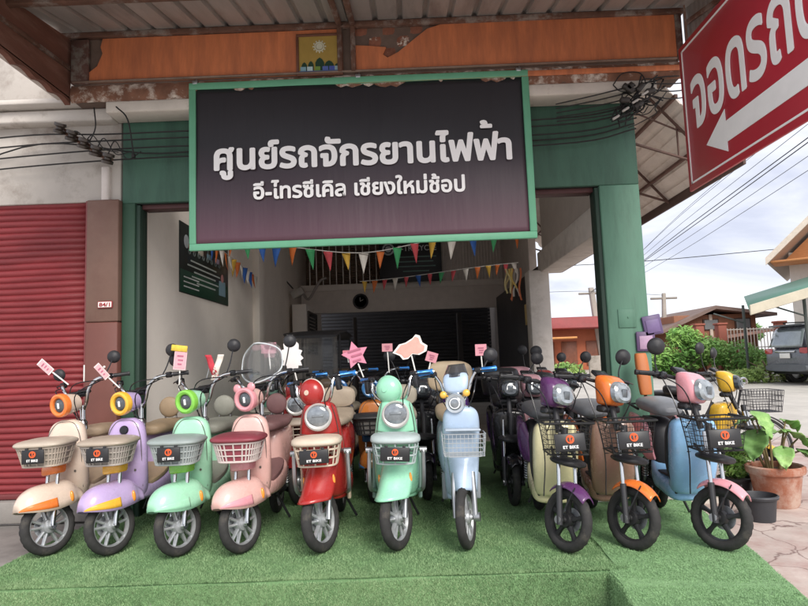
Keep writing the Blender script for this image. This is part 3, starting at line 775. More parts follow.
HEAD_A, HEAD_D = 0.19, 0.17
def scooter_a(label, loc, rz, steer, c, group=None, board=True, ears=False, windshield=False, simple=False, mir=((1, .26, .34, 1.37),), name='electric_scooter'):
    """round-lamp scooter with big domed front fender, lidded front basket, low footboard"""
    t = thing(name, label, 'scooter', loc, rz, group)
    r = .2; S = steer_M(steer, r)
    bp, ac, st = paint(c['body']), paint(c['accent']), mat(c['seat'], .55, var=.1, vs=9, bump=.12, bs=90)
    make_wheel('front_wheel', t, S, 0, r * .83, r * .17, 'twin', ALU, disc=-1)
    q = MB(S)
    for s_ in (-1, 1):
        q.tube([(s_ * .062, -.005, r), (s_ * .064, .055, .42)], .019, 10, curve=False)
        q.tube([(s_ * .064, .05, .40), (s_ * .062, .115, .66)], .013, 10, curve=False)
        q.lathe([(0, -.012), (.022, -.012), (.022, .012), (0, .012)], (s_ * .064, 0, r), (1, 0, 0), 14)
    q.build('fork', CHROME, t)
    q = MB(S); q.loftz([(.555, .095, .085, .045), (.57, .095, .095, .055), (.64, .11, .095, .055), (.655, .112, .085, .045)], 4, 20, mm=2); q.build('fork_cover', ac, t)
    dome_fender(t, S, bp, paint(c.get('trim', c['accent'])), r)
    # leg shield and frame body
    q = MB()
    q.loftz([(.33, .33, .09, .05), (.36, .32, .13, .07), (.46, .30, .15, .075), (.60, .28, .155, .07), (.74, .285, .15, .065), (.86, .295, .132, .058), (.91, .30, .10, .05), (.935, .305, .05, .03)], 2.7, 28)
    sh = q.build('leg_shield', bp, t)
    q = MB(); q.loftz([(.42, .375, .12, .05), (.55, .345, .125, .05), (.70, .31, .12, .045), (.78, .285, .08, .03)], 3, 20); q.build('inner_panel', mat(c['seat'], .6), sh)
    q = MB(); q.tube([(-.128, .262, .42), (-.132, .235, .62), (-.122, .232, .80), (-.07, .252, .905), (0, .258, .918), (.07, .252, .905), (.122, .232, .80), (.132, .235, .62), (.128, .262, .42)], .0028, 5)
    for x_, z_ in ((-.09, .55), (.09, .55)): q.lathe([(0, .004), (.008, .003), (.009, 0)], (x_, .216, z_), (0, -1, 0), 10)
    q.build('seam', mat('#5a544e', .6), sh)
    if c.get('badge'):
        q = MB(); q.lathe([(0, .014), (.028, .012), (.034, .004), (.034, 0)], (0, .232, .85), (0, -1, .12), 20); q.torus((0, .224, .85), (0, 1, -.1), .019, .004, 16, 6, m=None); q.build('badge', BLACKG, sh)
    q = MB(); q.lofty([(.27, .37, .05, .03), (.31, .37, .13, .055), (.5, .365, .165, .07), (.75, .385, .17, .09), (.88, .42, .155, .10), (.93, .43, .10, .06)], 4, 24); q.build('footboard', bp, t)
    q = MB(); q.lofty([(.37, .42, .10, .012), (.41, .425, .145, .02), (.62, .452, .16, .022), (.78, .50, .15, .022), (.82, .52, .11, .012)], 6, 20, mm=2); q.build('foot_mat', st, t)
    q = MB(); q.lofty([(.80, .54, .05, .10), (.84, .56, .11, .19), (.98, .57, .135, .21), (1.15, .60, .14, .18), (1.32, .66, .12, .11), (1.42, .69, .06, .05)], 3, 24); q.build('rear_body', bp, t)
    q = MB(); q.lofty([(.66, .80, .04, .02), (.69, .80, .10, .042), (.80, .805, .135, .05), (1.0, .80, .15, .05), (1.15, .815, .14, .045), (1.2, .82, .08, .025)], 2.8, 24); q.build('seat', st, t)
    q = MB(); q.lofty([(1.2, .80, .05, .02), (1.24, .80, .10, .035), (1.36, .81, .11, .035), (1.46, .81, .09, .03), (1.49, .81, .04, .015)], 2.8, 20); q.build('pillion_seat', st, t)
    q = MB(); q.ball((0, 1.2, .955), .095, sy=.36, n=20, k=12); bk = q.build('backrest', st, t)
    q = MB(); q.tube([(-.05, 1.23, .78), (-.05, 1.23, .92)], .009, 6); q.tube([(.05, 1.23, .78), (.05, 1.23, .92)], .009, 6); q.build('bracket', CHROME, bk)
    if not simple: rear_half(t, c, r)
    else: make_wheel('rear_wheel', t, Matrix.Identity(4), 1.16, r * .83, r * .17, 'twin', ALU)
    S = steer_M(steer * .72, r) @ Matrix.Translation((0, HEAD_A, 0))
    # steering head
    q = MB(S); q.tube([(0, .2, .80), (0, .225, 1.03)], .021, 10, curve=False); q.lathe([(0, 0), (.034, 0), (.034, .06), (.02, .08), (0, .08)], (0, .205, .84), (0, .1, 1), 16); q.build('steering_stem', CHROME if c.get('chrome', 1) else bp, t)
    q = MB(S)
    for s_ in (-1, 1): q.tube([(s_ * .012, .225, 1.0), (s_ * .075, .20, 1.06), (s_ * .125, .19, 1.15), (s_ * .185, .22, 1.215), (s_ * .26, .30, 1.225), (s_ * .30, .335, 1.222)], .0125, 9)
    q.build('handlebar', CHROME, t)
    q = MB(S); q.box((0, .24, 1.13), (.13, .08, .05), .02, rot=Euler((R(35), 0, 0))); q.tube([(-.12, .2, 1.14), (.12, .2, 1.14)], .009, 6, curve=False); q.build('display', BLACKG, t)
    gm = mat(c['grip'], .5) if 'grip' in c else BLACK
    grips(t, S, (-.27, .308, 1.224), (.27, .308, 1.224), (-.75, .65, -.01), (.75, .65, -.01), gm)
    q = MB(S); q.lathe([(.03, -.13), (.068, -.10), (.08, -.03), (.08, .03), (.06, .034)], (0, .06, 1.055), (0, -1, -.05), 28); hl = q.build('headlight', bp, t)
    q = MB(S); q.lathe([(.052, .0), (.058, .022), (.074, .03), (.088, .022), (.092, 0), (.088, -.022), (.07, -.026)], (0, .025, 1.053), (0, -1, -.05), 32)
    if ears:
        for s_ in (-1, 1): q.ball((s_ * .062, .02, 1.14), .034, sy=.5, n=14, k=10)
    q.build('bezel', ac, hl)
    q = MB(S); q.ball((0, .018, 1.053), .056, sy=.30, n=20, k=12); q.build('lens', mat('#50555a', .08, .4, var=.4, vs=30, coat=.7), hl)
    q = MB(S); q.box((0, .002, 1.05), (.02, .012, .045), .006); q.build('lamp_bar', mat('#e6e8ea', .2), hl)
    cables(t, S, [[(-.2, .24, 1.2), (-.1, .08, 1.16), (-.02, .14, 1.0), (0, .2, .86)], [(.2, .24, 1.2), (.13, .06, 1.12), (.05, .12, .98), (.02, .2, .84)], [(.22, .25, 1.2), (.1, .1, 1.2), (0, .12, 1.12), (-.03, .2, .88)]])
    # front basket with lid
    lidm = mat(c['lid'], .42, var=.08, vs=9, bump=.06, bs=90)
    wire = mat(c.get('wire', '#a9a6a0'), .4, var=.08)
    q = MB()
    for i in range(4):
        z = .645 + i * .043; k = .80 + .0667 * i
        pts = []
        for j in range(28):
            a = 2 * math.pi * j / 28
            ca, sa = math.cos(a), math.sin(a)
            pts.append((.165 * k * math.copysign(abs(ca) ** .55, ca), -.01 + .16 * k * math.copysign(abs(sa) ** .55, sa), z))
        q.tube(pts, .008 if i in (0, 3) else .005, 6, curve=False, closed=True)
    for j in range(34):
        a = 2 * math.pi * (j + .5) / 34; ca, sa = math.cos(a), math.sin(a)
        X, Y = math.copysign(abs(ca) ** .55, ca), math.copysign(abs(sa) ** .55, sa)
        q.tube([(.165 * .8 * X, -.01 + .16 * .8 * Y, .645), (.165 * X, -.01 + .16 * Y, .775)], .0055, 5, curve=False)
    bk = q.build('basket', wire, t)
    q = MB(); q.loftz([(.64, -.01, .10, .10), (.645, -.01, .126, .123), (.70, -.01, .141, .136), (.765, -.01, .158, .153)], 3.6, 28, mm=1); q.build('liner', mat(c.get('liner', '#6f6d6a'), .5, var=.1), bk)
    q = MB(); q.tube([(0, .14, .66), (0, .24, .62)], .016, 8, curve=False); q.tube([(0, .14, .76), (0, .22, .76)], .016, 8, curve=False); q.build('basket_bracket', BLACK, t)
    q = MB(); q.loftz([(.778, -.01, .165, .165), (.786, -.012, .182, .18), (.802, -.012, .185, .182), (.818, -.01, .165, .16), (.83, 0, .11, .105), (.834, 0, .03, .03)], 3.6, 32, mm=2); q.build('basket_lid', lidm, t)
    if board: plate(t, (0, -.192, .722), .155, .098)
    for m_ in mir: mirror(t, S, (m_[0] * .21, .25, 1.22), (m_[0] * m_[1], m_[2], m_[3]), .052, ang=-.5 * steer)
    if windshield:
        q = MB(S); q.grid(lambda u, v: ((u - .5) * .40 * (1 - .55 * (2 * v - 1) ** 4) * (1 - .12 * v), .16 + .10 * (2 * u - 1) ** 2 + .08 * v, 1.17 + v * .31), 14, 12)
        ws = q.build('windscreen', GLASS, t, solid=.004, ang=70)
        q = MB(S); pts = []
        for k in range(40):
            a = 2 * math.pi * k / 40; u = .5 + .5 * math.copysign(abs(math.cos(a)) ** .7, math.cos(a)); v = .5 + .5 * math.copysign(abs(math.sin(a)) ** .7, math.sin(a))
            pts.append(((u - .5) * .40 * (1 - .55 * (2 * v - 1) ** 4) * (1 - .12 * v), .16 + .10 * (2 * u - 1) ** 2 + .08 * v, 1.17 + v * .31))
        q.tube(pts, .006, 5, curve=False, closed=True); q.build('rim', mat('#c9d0d4', .3), ws)
    return t

def scooter_b(label, loc, rz, steer, c, group=None, simple=False, dome=True, tag_board=True, guard=True, mir=(), name='electric_scooter'):
    """broad-shielded scooter with lamp set in the shield, round cowl above, side guard tubes"""
    t = thing(name, label, 'scooter', loc, rz, group)
    r = .215; S = steer_M(steer, r)
    bp, st = paint(c['body']), mat(c['seat'], .55, var=.1, vs=9, bump=.1, bs=90)
    make_wheel('front_wheel', t, S, 0, r * .83, r * .17, 'twin', ALU, disc=-1)
    q = MB(S)
    for s_ in (-1, 1): q.tube([(s_ * .066, .0, r), (s_ * .068, .045, .36), (s_ * .066, .09, .50)], .019, 10)
    q.build('fork', STEEL, t)
    # apron fender in front of the fork
    def fn(u, v):
        s_ = u * 2 - 1; z = .365 + v * .27
        w = .128 + .012 * math.sin(v * math.pi * .6) - .02 * v
        lip = -.03 * max(0, 1 - v * 6)
        return (w * s_, -.035 - .115 * math.cos(s_ * 1.38) * (1 - .5 * v) + .17 * v + lip + .05 * abs(s_) ** 3, z - .012 * s_ * s_)
    q = MB(S); q.grid(fn, 22, 16); fd = q.build('front_fender', bp, t, solid=.01, ang=70)
    for s_ in (-1, 1):
        q = MB(S); q.ball((s_ * .124, .055, .47), .026, sx=.35, sy=.5, sz=1.5, n=12, k=8); q.build('reflector', AMBER, fd)
    q = MB()
    q.loftz([(.30, .36, .10, .06), (.34, .34, .15, .08), (.5, .28, .165, .09), (.66, .235, .165, .09), (.80, .20, .155, .09), (.92, .18, .135, .085), (.99, .175, .115, .075), (1.02, .175, .07, .05)], 2.8, 28)
    sh = q.build('leg_shield', bp, t)
    for s_ in (-1, 1):
        q = MB(); q.box((s_ * .172, .33, .46), (.03, .06, .36), .014); q.build('inner_panel', mat(c.get('inner', c['seat']), .5), sh)
    q = MB(); q.lathe([(.06, -.02), (.098, -.01), (.10, .008), (.09, .018), (.082, .012)], (0, .095, .915), (0, -1, .18), 34); hl = q.build('headlight', mat('#c5c2bd', .3, .3), t)
    q = MB(); q.ball((0, .084, .917), .084, sy=.26, n=24, k=12); q.build('lens', LENSD, hl)
    q = MB(); q.box((0, .063, .925), (.085, .010, .02), .004); q.build('lamp_bar', mat('#7d8388', .15, .3), hl)
    q = MB(); q.tube([(-.142, .10, .80), (-.08, .108, .79), (0, .112, .785), (.08, .108, .79), (.142, .10, .80)], .003, 5); q.tube([(-.10, .105, 1.0), (-.13, .125, .86), (-.15, .15, .66)], .0028, 5); q.tube([(.10, .105, 1.0), (.13, .125, .86), (.15, .15, .66)], .0028, 5); q.build('seam', mat('#4a4642', .6), sh)
    # cowl dome above
    q = MB(S)
    if dome:
        q.ball((0, .14, 1.095), .098, sy=.75, sz=1.02, n=26, k=16); dm = q.build('cowl', bp, t)
        q = MB(S); q.torus((0, .15, 1.095), (0, 1, .1), .099, .006, 30, 8); q.build('cowl_rim', mat('#d8d2c8', .35, .2) if c.get('rim') else bp, dm)
        q = MB(S); q.lathe([(0, .004), (.018, .003), (.02, 0)], (0, .067, 1.10), (0, -1, .1), 16); q.build('badge', mat('#d2b7a4', .35) if c.get('rim') else bp, dm)
    else:
        q.box((0, .16, 1.06), (.2, .1, .14), .04); q.build('cowl', bp, t)
    q = MB(S)
    for s_ in (-1, 1): q.tube([(s_ * .02, .22, .99), (s_ * .10, .20, 1.02), (s_ * .15, .18, 1.09), (s_ * .165, .2, 1.165), (s_ * .22, .26, 1.185), (s_ * .30, .32, 1.18)], .012, 9)
    q.build('handlebar', CHROME, t)
    gm = GRIPBLUE if c.get('grip') == 'blue' else BLACK
    grips(t, S, (-.2, .24, 1.184), (.2, .24, 1.184), (-.8, .55, 0), (.8, .55, 0), gm, .02)
    for s_ in (-1, 1):
        q = MB(S); q.box((s_ * .2, .2, 1.13), (.04, .05, .10), .012); q.build('switch_box', BLACKG, t)
    cables(t, S, [[(-.16, .2, 1.16), (-.12, .08, 1.08), (-.1, .14, .98)], [(.16, .2, 1.16), (.14, .08, 1.05), (.1, .14, .96)]])
    # lid tray in front of the shield
    lidm = mat(c['lid'], .45, var=.08, vs=9)
    q = MB(); q.loftz([(.735, -.01, .15, .13), (.745, -.012, .172, .15), (.765, -.012, .175, .152), (.79, -.005, .155, .13), (.80, 0, .05, .05)], 3, 30, mm=2); q.build('basket_lid', lidm, t)
    q = MB()
    for i in range(3):
        z = .60 + i * .055; k = .86 + .06 * i
        pts = [(.155 * k * math.copysign(abs(math.cos(a)) ** .6, math.cos(a)), -.0 + .14 * k * math.copysign(abs(math.sin(a)) ** .6, math.sin(a)), z) for a in [2 * math.pi * j / 24 for j in range(24)]]
        q.tube(pts, .007, 6, curve=False, closed=True)
    for j in range(14):
        a = 2 * math.pi * (j + .5) / 14; X = math.copysign(abs(math.cos(a)) ** .6, math.cos(a)); Y = math.copysign(abs(math.sin(a)) ** .6, math.sin(a))
        q.tube([(.155 * .86 * X, .14 * .86 * Y, .6), (.16 * X, .145 * Y, .735)], .0055, 5, curve=False)
    q.build('basket', lidm, t)
    if tag_board: plate(t, (0, -.168, .672), .2, .094)
    if guard:
        for s_ in (-1, 1):
            q = MB()
            q.tube([(s_ * .13, .2, .66), (s_ * .185, .14, .66), (s_ * .195, .13, .62), (s_ * .192, .16, .40), (s_ * .16, .3, .34)], .016, 9)
            q.lathe([(0, 0), (.022, 0), (.022, .05), (0, .05)], (s_ * .17, .14, .66), (s_, 0, 0), 12)
            q.build('guard_bar', STEEL, t)
    q = MB(); q.lofty([(.30, .33, .05, .03), (.34, .33, .15, .05), (.6, .32, .165, .055), (.85, .34, .15, .07), (.9, .36, .10, .04)], 4, 24); q.build('footboard', bp, t)
    q = MB(); q.lofty([(.38, .376, .11, .006), (.42, .378, .14, .01), (.74, .38, .14, .01), (.78, .38, .1, .006)], 6, 16, mm=2); q.build('foot_mat', st, t)
    q = MB(); q.lofty([(.74, .5, .06, .10), (.80, .55, .14, .22), (1.0, .60, .155, .2), (1.25, .66, .14, .14), (1.45, .70, .06, .05)], 3, 24); q.build('rear_body', bp, t)
    q = MB(); q.lofty([(.68, .82, .05, .02), (.72, .82, .12, .045), (.95, .83, .16, .05), (1.2, .85, .15, .05), (1.42, .87, .12, .04), (1.47, .87, .06, .02)], 2.8, 24); q.build('seat', st, t)
    q = MB(); q.lofty([(1.22, .99, .06, .05), (1.235, .99, .15, .085), (1.28, 1.0, .155, .09), (1.30, 1.0, .06, .05)], 3.2, 24, mm=2); q.build('backrest', st, t)
    if not simple: rear_half(t, c, r)
    else: make_wheel('rear_wheel', t, Matrix.Identity(4), 1.16, r * .83, r * .17, 'twin', ALU)
    for m_ in mir: mirror(t, S, (m_[0] * .2, .24, 1.19), (m_[0] * m_[1], m_[2], m_[3]), .055)
    return t

def scooter_c(label, loc, rz, steer, c, mir=()):
    """slim scooter with flyscreen, wire basket over the shield and long narrow fender"""
    t = thing('electric_scooter', label, 'scooter', loc, rz, None)
    r = .21; S = steer_M(steer, r)
    bp, st = paint(c['body']), mat(c['seat'], .55, var=.1, vs=9, bump=.1, bs=90)
    make_wheel('front_wheel', t, S, 0, r * .84, r * .16, 'twin', ALU, disc=-1)
    q = MB(S)
    for s_ in (-1, 1): q.tube([(s_ * .07, -.01, r), (s_ * .07, .03, .38), (s_ * .066, .07, .5)], .019, 10)
    q.lathe([(0, -.02), (.03, -.02), (.03, .02), (0, .02)], (.08, 0, r), (1, 0, 0), 14)
    q.build('fork', STEEL, t)
    def fn(u, v):
        s_ = u * 2 - 1; z = .40 + v * .21
        w = .085 + .03 * v
        return (w * s_, .03 - .12 * math.cos(s_ * 1.4) * (1 - .3 * v) + .06 + .06 * v, z - .035 * s_ * s_ * (1 - v))
    q = MB(S); q.grid(fn, 18, 12); q.build('front_fender', bp, t, solid=.01, ang=70)
    q = MB(); q.loftz([(.28, .33, .08, .05), (.34, .31, .115, .07), (.5, .26, .125, .08), (.66, .22, .13, .085), (.80, .19, .135, .085), (.90, .17, .125, .08), (.945, .165, .09, .065), (.96, .165, .04, .03)], 2.9, 28); q.build('leg_shield', bp, t)
    for s_ in (-1, 1):
        q = MB(); q.box((s_ * .118, .34, .36), (.05, .05, .2), .015); q.build('inner_panel', plastic('#8d949c'), t)
    q = MB(S); q.lathe([(.03, -.06), (.065, -.04), (.072, .0), (.066, .03), (.055, .026)], (0, .09, .985), (0, -1, -.02), 26); hl = q.build('headlight', mat('#b5bcc2', .3, .4), t)
    q = MB(S); q.ball((0, .075, .985), .056, sy=.4, n=20, k=12); q.build('lens', LENSD, hl)
    q = MB(S); q.torus((0, .062, .985), (0, 1, 0), .035, .006, 20, 6); q.build('lamp_ring', mat('#e8eaec', .2), hl)
    for s_ in (-1, 1):
        q = MB(S); q.ball((s_ * .085, .10, 1.05), .027, sy=.8, n=14, k=10); q.tube([(s_ * .085, .12, 1.05), (0, .16, 1.0)], .007, 6); q.build('indicator', mat('#f2b93c', .15, var=.05, coat=.6), t)
    q = MB(S); q.loftz([(1.055, .16, .06, .03), (1.08, .16, .085, .035), (1.15, .18, .095, .035), (1.19, .2, .08, .03), (1.20, .205, .03, .02)], 2.6, 22); q.build('cowl', bp, t)
    q = MB(S); q.grid(lambda u, v: ((u - .5) * .19 * (1 - .35 * v), .15 + .05 * (2 * u - 1) ** 2 + .06 * v, 1.17 + v * .09), 10, 6); q.build('flyscreen', mat('#3c3f45', .12, alpha=.75, coat=.5), t, solid=.004, ang=70)
    q = MB(S)
    for s_ in (-1, 1): q.tube([(s_ * .02, .2, .96), (s_ * .09, .17, 1.06), (s_ * .12, .18, 1.14), (s_ * .17, .2, 1.20), (s_ * .26, .28, 1.20)], .011, 9)
    q.build('handlebar', CHROME, t)
    grips(t, S, (-.19, .22, 1.2), (.19, .22, 1.2), (-.8, .55, 0), (.8, .55, 0), GRIPBLUE, .02)
    cables(t, S, [[(-.16, .2, 1.17), (-.12, .1, 1.06), (-.08, .15, .95)], [(.16, .2, 1.17), (.14, .08, 1.04), (.08, .14, .94)]])
    q = MB()
    for i in range(6):
        z = .635 + i * .03; k = .9 + .02 * i; hw = .15 * k
        q.tube([(-hw, .1, z), (-hw, -.07, z), (-hw + .03, -.1, z), (hw - .03, -.1, z), (hw, -.07, z), (hw, .1, z)], .003, 5, curve=False)
    for i in range(11):
        x = -.135 + i * .027; q.tube([(x, -.098, .635), (x, -.1, .785)], .0018, 5, curve=False)
    for yy in (-.07, -.02, .04):
        for s_ in (-1, 1): q.tube([(s_ * .137, yy, .635), (s_ * .15, yy, .785)], .0018, 5, curve=False)
    for yy in (-.08, -.03, .02, .07): q.tube([(-.135, yy, .635), (.135, yy, .635)], .003, 5, curve=False)
    q.build('basket', mat('#c3c9cf', .35, .5, var=.08), t)
    q = MB(); q.box((0, .05, .80), (.25, .09, .016), .006); q.build('basket_tray', plastic('#a9b6c4'), t)
    q = MB(); q.lofty([(.28, .31, .05, .03), (.32, .31, .115, .05), (.6, .31, .125, .05), (.85, .33, .12, .06), (.9, .35, .08, .04)], 4, 22); q.build('footboard', bp, t)
    q = MB(); q.lofty([(.74, .48, .05, .10), (.80, .54, .13, .22), (1.0, .60, .145, .2), (1.25, .66, .13, .14), (1.45, .70, .06, .05)], 3, 24); q.build('rear_body', bp, t)
    q = MB(); q.lofty([(.68, .82, .05, .02), (.72, .82, .12, .045), (.95, .83, .15, .05), (1.3, .86, .14, .05), (1.36, .87, .06, .02)], 2.8, 24); q.build('seat', st, t)
    q = MB(); q.lofty([(1.28, 1.13, .14, .1), (1.30, 1.14, .20, .13), (1.36, 1.15, .205, .135), (1.38, 1.15, .14, .1)], 3.4, 26, mm=2); bk = q.build('backrest', st, t)
    q = MB(); q.tube([(-.1, 1.33, .8), (-.1, 1.34, 1.05)], .011, 6); q.tube([(.1, 1.33, .8), (.1, 1.34, 1.05)], .011, 6); q.build('bracket', BLACK, bk)
    rear_half(t, c, r)
    for m_ in mir: mirror(t, S, (m_[0] * .2, .24, 1.2), (m_[0] * m_[1], m_[2], m_[3]), .055)
    return t

def scooter_d(label, loc, rz, steer, c, group=None, basket=True, simple=False, board=True, mir=((-1, .36, .26, 1.28),), backpad=None, topbox=None, name='electric_scooter'):
    """moped-style scooter: black cast wheels, bare fork, tall shield, black wire basket, boxy lamp"""
    t = thing(name, label, 'scooter', loc, rz, group)
    r = .205; S = steer_M(steer, r)
    bp, ac = paint(c['body']), paint(c['accent'])
    st = mat(c['seat'], .4, var=.12, vs=9, bump=.06, bs=90)
    rim = mat('#2b2b2d', .42, .2, var=.15)
    make_wheel('front_wheel', t, S, 0, r * .83, r * .17, 'star', rim, disc=1)
    for s_ in (-1, 1):
        q = MB(S); q.tube([(s_ * .078, -.012, r - .03), (s_ * .078, .035, .42)], .021, 10, curve=False, m=mat('#38383b', .4, .3)); q.tube([(s_ * .078, .03, .40), (s_ * .074, .105, .74)], .013, 10, curve=False, m=CHROME)
        q.lathe([(0, -.014), (.026, -.014), (.026, .014), (0, .014)], (s_ * .082, 0, r), (1, 0, 0), 14, m=STEEL)
        q.build('fork_leg', None, t)
    q = MB(S); q.lofty([(-.05, .575, .05, .015), (-.02, .575, .10, .026), (.08, .58, .125, .03), (.16, .58, .07, .02)], 2.4, 20); q.tube([(0, .09, .56), (0, .12, .80)], .024, 10, curve=False); q.build('fork_crown', BLACK, t)
    def fend(u, v):
        a = R(-38 + 82 * u); s_ = v * 2 - 1; rr = r + .028
        tp = 1 - .25 * abs(2 * u - 1) ** 3
        return (.066 * s_ * tp, math.sin(-a) * rr * 1.0 * -1 * -1, r + math.cos(a) * (rr + .012) - .04 * s_ * s_)
    q = MB(S); q.grid(fend, 22, 8); q.build('front_fender', ac, t, solid=.007, ang=70)
    q = MB(S)
    for s_ in (-1, 1): q.tube([(s_ * .06, -.09, r + .225), (s_ * .075, -.01, r + .02)], .005, 5, curve=False)
    q.build('fender_stay', BLACK, t)
    # body
    q = MB(); q.loftz([(.27, .46, .08, .06), (.30, .45, .135, .09), (.46, .38, .155, .10), (.62, .34, .16, .095), (.74, .325, .155, .09), (.80, .32, .13, .08), (.825, .32, .06, .04)], 3.4, 30); sh = q.build('leg_shield', bp, t)
    for s_ in (-1, 1):
        q = MB(); q.tube([(s_ * .11, .42, .275), (s_ * .155, .43, .45), (s_ * .163, .40, .62), (s_ * .15, .39, .74), (s_ * .10, .36, .828)], .012, 6)
        q.build('edge_trim', BLACK, sh)
    q = MB()
    for i in range(4): q.box((.0, .243 + .004 * i, .70 - i * .035), (.16, .01, .012), .004, rot=Euler((R(-15), 0, 0)))
    q.build('vents', BLACK, sh)
    q = MB(); q.lofty([(.42, .28, .06, .05), (.47, .28, .14, .07), (.7, .30, .14, .075), (.86, .36, .13, .12), (.92, .42, .08, .06)], 4, 24); q.build('footboard', bp, t)
    q = MB(); q.lofty([(.44, .376, .10, .006), (.47, .378, .12, .01), (.74, .38, .12, .01), (.77, .38, .1, .006)], 6, 16, mm=2); q.build('foot_mat', BLACK, t)
    q = MB(); q.lofty([(.78, .5, .05, .10), (.82, .53, .11, .19), (.96, .58, .12, .19), (1.2, .66, .10, .10), (1.3, .68, .05, .05)], 3, 22); q.build('battery_case', BLACK, t)
    for s_ in (-1, 1):
        q = MB(); q.loft([((s_ * .11, .83, .55), (.012, 0, 0), (0, .02, .1), 2.4), ((s_ * .135, .90, .60), (.03, 0, 0), (0, .02, .16), 2.6), ((s_ * .145, 1.05, .64), (.035, 0, 0), (0, .02, .15), 2.6), ((s_ * .125, 1.25, .70), (.03, 0, 0), (0, .02, .09), 2.4), ((s_ * .09, 1.4, .74), (.012, 0, 0), (0, .01, .03), 2)], 16)
        q.build('side_fairing', ac, t)
    q = MB(); q.lofty([(.68, .845, .05, .02), (.72, .845, .10, .05), (.85, .86, .13, .062), (1.05, .87, .135, .06), (1.2, .87, .10, .045), (1.24, .87, .05, .02)], 2.7, 26); q.build('seat', st, t)
    q = MB(); q.tube([(-.1, 1.15, .82), (-.11, 1.4, .86), (-.08, 1.5, .87), (.08, 1.5, .87), (.11, 1.4, .86), (.1, 1.15, .82)], .011, 7); q.tube([(-.1, 1.35, .85), (.1, 1.35, .85)], .008, 6); q.build('rear_rack', BLACK, t)
    if backpad:
        q = MB(); q.loftz([(.93, 1.22, .03, .02), (.95, 1.22, .05, .035), (1.12, 1.25, .055, .04), (1.27, 1.28, .05, .035), (1.29, 1.28, .03, .02)], 3, 18); bk = q.build('backrest', mat(backpad, .5, var=.1), t)
        q = MB(); q.tube([(0, 1.2, .82), (0, 1.26, 1.0)], .014, 7); q.build('bracket', BLACK, bk)
    if topbox:
        q = MB(); q.loftz([(.90, 1.34, .17, .14), (.92, 1.34, .19, .16), (1.06, 1.34, .21, .18), (1.10, 1.34, .21, .18)], 4, 26, mm=2); tb = q.build('top_box', mat(topbox[0], .4, coat=.2), t)
        q = MB(); q.loftz([(1.105, 1.34, .212, .182), (1.13, 1.34, .212, .182), (1.18, 1.34, .19, .16), (1.20, 1.34, .12, .1)], 4, 26, mm=2); q.build('lid', mat(topbox[1], .4, coat=.2), tb)
    if not simple: rear_half(t, c, r, 1.16, 'star', mrim=rim)
    else: make_wheel('rear_wheel', t, Matrix.Identity(4), 1.16, r * .83, r * .17, 'star', rim)
    S = steer_M(steer * .8, r) @ Matrix.Translation((0, HEAD_D, 0))
    # steering head
    q = MB(S); q.tube([(0, .0, .76), (0, .13, 1.06)], .022, 10, curve=False); q.build('steering_stem', BLACK, t)
    q = MB(S); q.loftz([(.925, .09, .05, .04), (.94, .085, .085, .07), (1.0, .075, .10, .085), (1.08, .09, .10, .085), (1.125, .115, .085, .06), (1.14, .125, .05, .03)], 3.2, 26); hl = q.build('headlight', ac, t)
    q = MB(S); q.loft([((0, -.0, 1.025), (.082, 0, 0), (0, .01, .075), 2.6), ((0, -.035, 1.022), (.076, 0, 0), (0, .012, .07), 2.6), ((0, -.052, 1.02), (.055, 0, 0), (0, .01, .05), 2.6)], 24); q.build('lens', mat('#9aa1a6' if basket else '#3f4449', .06, .35, var=.4, vs=16, coat=.8), hl)
    q = MB(S); q.box((0, -.054, 1.02), (.05, .012, .06), .012); q.build('lamp_core', mat('#6d7378', .15, .4), hl)
    q = MB(S); q.box((0, .10, .90), (.17, .09, .05), .02); q.build('cowl_base', BLACK, hl)
    q = MB(S); q.tube([(-.33, .26, 1.105), (-.2, .21, 1.11), (0, .19, 1.09), (.2, .21, 1.11), (.33, .26, 1.105)], .013, 9); q.build('handlebar', BLACK, t)
    gm = mat(c['grip'], .5) if 'grip' in c else BLACK
    grips(t, S, (-.24, .23, 1.107), (.24, .23, 1.107), (-.92, .4, -.02), (.92, .4, -.02), gm, .018)
    q = MB(S); q.box((-.17, .2, 1.1), (.06, .06, .055), .015); q.box((.17, .2, 1.1), (.06, .06, .055), .015); q.box((0, .2, 1.15), (.13, .07, .03), .012, rot=Euler((R(30), 0, 0))); q.build('switch_gear', BLACKG, t)
    cables(t, S, [[(-.2, .2, 1.1), (-.14, .05, 1.02), (-.07, .02, .86), (-.02, .12, .72)], [(.2, .2, 1.1), (.15, .04, 1.0), (.08, .04, .84), (.03, .12, .70)], [(-.18, .2, 1.1), (-.16, .08, .9), (-.09, .02, .6), (-.08, 0, .32)]])
    if basket:
        q = MB(); hw, y0, y1, z0, z1 = .15, -.16, .12, .65, .85
        for i in range(7):
            z = z0 + (z1 - z0) * i / 6; k = .82 + .18 * i / 6
            q.tube([(-hw * k, y1, z), (-hw * k, y0 * k, z), (hw * k, y0 * k, z), (hw * k, y1, z), (-hw * k, y1, z)], .006 if i in (0, 6) else .0018, 5, curve=False)
        for i in range(9):
            x = (i / 8 * 2 - 1) * hw
            q.tube([(x, y0, z1), (x * .82, y0 * .82, z0), (x * .82, y1, z0), (x, y1, z1)], .0018, 5, curve=False)
        for i in range(6):
            y = y0 + (y1 - y0) * (i + .5) / 6
            q.tube([(-hw, y, z1), (-hw * .82, y * .9, z0), (hw * .82, y * .9, z0), (hw, y, z1)], .0018, 5, curve=False)
        q.tube([(-.17, .12, .855), (-.16, -.165, .855), (.16, -.165, .855), (.17, .12, .855)], .008, 6, curve=False)
        q.build('basket', mat('#222224', .45, .2, var=.1), t)
